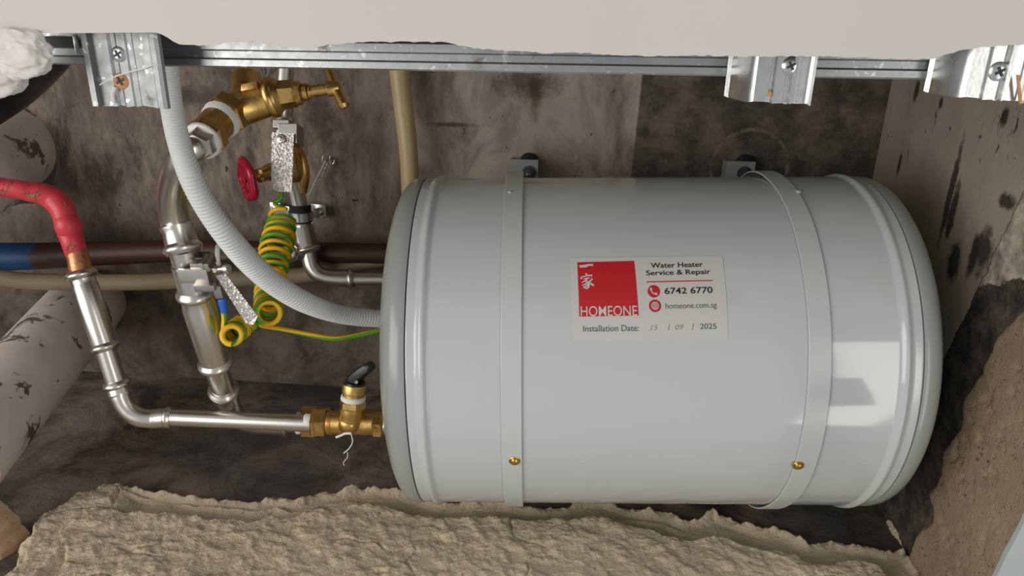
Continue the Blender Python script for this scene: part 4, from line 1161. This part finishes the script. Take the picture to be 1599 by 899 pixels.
# ------------------------------------------------------------------ white corrugated conduit
cpts = [(255, 40, .47, 34), (262, 110, .53, 34), (269, 170, .57, 34), (280, 222, .60, 35), (298, 275, .62, 37), (322, 322, .64, 37), (352, 365, .66, 38), (386, 405, .69, 38), (424, 440, .72, 36), (468, 468, .75, 34), (512, 486, .79, 30), (555, 495, .82, 28), (612, 499, .85, 27)]
q = catmull([(*P(a, b, c_), rr(w_, c_)) for a, b, c_, w_ in cpts], 30)
q = np.array(q); seg_len = np.r_[0, np.cumsum(np.linalg.norm(np.diff(q[:, :3], axis=0), axis=1))]
pitch = .0036; N = int(seg_len[-1]/pitch*6); ss = np.linspace(0, seg_len[-1], N)
qi = np.stack([np.interp(ss, seg_len, q[:, k]) for k in range(4)], -1)
ph = (ss/pitch) % 1; prof_r = np.where(ph < .62, 1.0, .90); prof_r = np.where((ph > .60) & (ph < .66), .95, prof_r)
V, F = tube([Vector(x[:3]) for x in qi], list(qi[:, 3]*prof_r), 28)
cnd = mk('corrugated_conduit', V, F, M_['conduit'], None, angle=30)
cnd.location = (0, 0, 0)
tag(cnd, 'white corrugated plastic conduit curving from the left channel to the tank', 'conduit')

# ------------------------------------------------------------------ background pipes
def bgpipe(name, label, pts_, mat, group=None, cat='pipe', rim=None, n=8, seg=32):
    V, F = pxtube(pts_, n, seg); o = mk(name, V, F, mat)
    tag(o, label, cat, group); return o
bgpipe('beige_pipe', 'yellowed plastic pipe standing upright left of the tank top', [(617, 40, .95, 31), (625, 120, .965, 31), (632, 180, .975, 30), (638, 235, .985, 29), (641, 290, 1.0, 28), (642, 350, 1.02, 27)], M_['beige'])
bgpipe('beige_pipe', 'yellowed plastic pipe running level across the lower left behind the steel pipes', [(-60, 428, .93, 27), (0, 434, .95, 26), (60, 440, .97, 26), (200, 441, 1.01, 26), (320, 437, 1.04, 26), (450, 432, 1.062, 25), (530, 421, 1.062, 24), (600, 406, 1.062, 22), (660, 400, 1.062, 20)], M_['beige_shaded'])
bgpipe('painted_wall_pipe', 'blue and dark red painted pipe low on the back wall', [(-60, 402, 1.02, 48), (60, 400, 1.035, 42), (300, 392, 1.045, 34), (560, 396, 1.055, 32), (650, 398, 1.055, 32)], M_['bluered'], n=14)
# the big waste pipes enter the back wall
def waste(name_pts, label):
    V, F = pxtube(name_pts, 10, 48)
    t = thing('waste_pipe', label, 'pipe', P(*name_pts[1][:3]))
    Geo().add(V, F).mk('pipe', M_['pvc'], t); return t
waste([(150, 462, 1.19, 98), (124, 490, 1.08, 108), (70, 553, .98, 119), (-10, 648, .87, 134), (-80, 730, .79, 147)], 'big stained white waste pipe slanting up from the lower left')
tw = waste([(50, 208, 1.13, 122), (6, 240, 1.05, 130), (-40, 272, .98, 136), (-100, 312, .92, 145), (-160, 352, .86, 152)], 'big stained white waste pipe leaving the back wall at the upper left')
cc = PA(8, 240, YA)
V = []; F = []; n = 72; dw = (P(0, 250, .98)-P(35, 226, 1.04)).normalized(); u, v, _ = frame(Vector((0, -1, 0)))
for i in range(n):
    a = 2*PI*i/n
    for rad, h in ((.058, -.002), (.060, .006), (.070+.006*mn.noise(Vector((math.cos(a)*2, math.sin(a)*2, 3))), .005), (.082+.010*mn.noise(Vector((math.cos(a)*3, math.sin(a)*3, 1))), -.002)):
        V.append(cc+(u*math.cos(a)+v*math.sin(a))*rad+Vector((0, -h, 0)))
for i in range(n):
    for k in range(3): F.append((i*4+k, i*4+k+1, ((i+1) % n)*4+k+1, ((i+1) % n)*4+k))
collar = mk('mortar_collar', V, F, simple('dark_mortar', (.06, .05, .045), .8, 0, .4, 40, bump=.5, bscale=60, bdist=.003), tw)
bgpipe('black_hose', 'thick black pipe at the upper left corner under the filler lump', [(-80, 205, .60, 60), (-20, 168, .62, 60), (25, 140, .65, 56), (60, 112, .69, 52), (90, 80, .73, 50), (110, 40, .77, 50)], M_['black'])
# cable tie
ct = thing('cable_tie', 'clear plastic tie hanging from a hook on the back wall', 'cable tie', PA(512, 250, YA-.01))
clear = simple('clear_plastic', (.45, .45, .43), .2, 0, .05, **{'Transmission Weight': .6, 'IOR': 1.3})
Geo().add(*tube([PA(514, 247, YA-.004), PA(510, 252, YA-.012), PA(496, 280, YA-.016), PA(483, 306, YA-.018)], [.002, .0028, .0028, .0016], 8)).mk('strap', clear, ct)
for dx in (-5, 6):
    pts_ = [PA(513+dx+4*math.cos(a), 250+7*math.sin(a), YA-.008) for a in np.linspace(0, PI*1.3, 9)]
    Geo().add(*tube(pts_, .0009, 8)).mk('hook_wire', M_['steel'], ct)
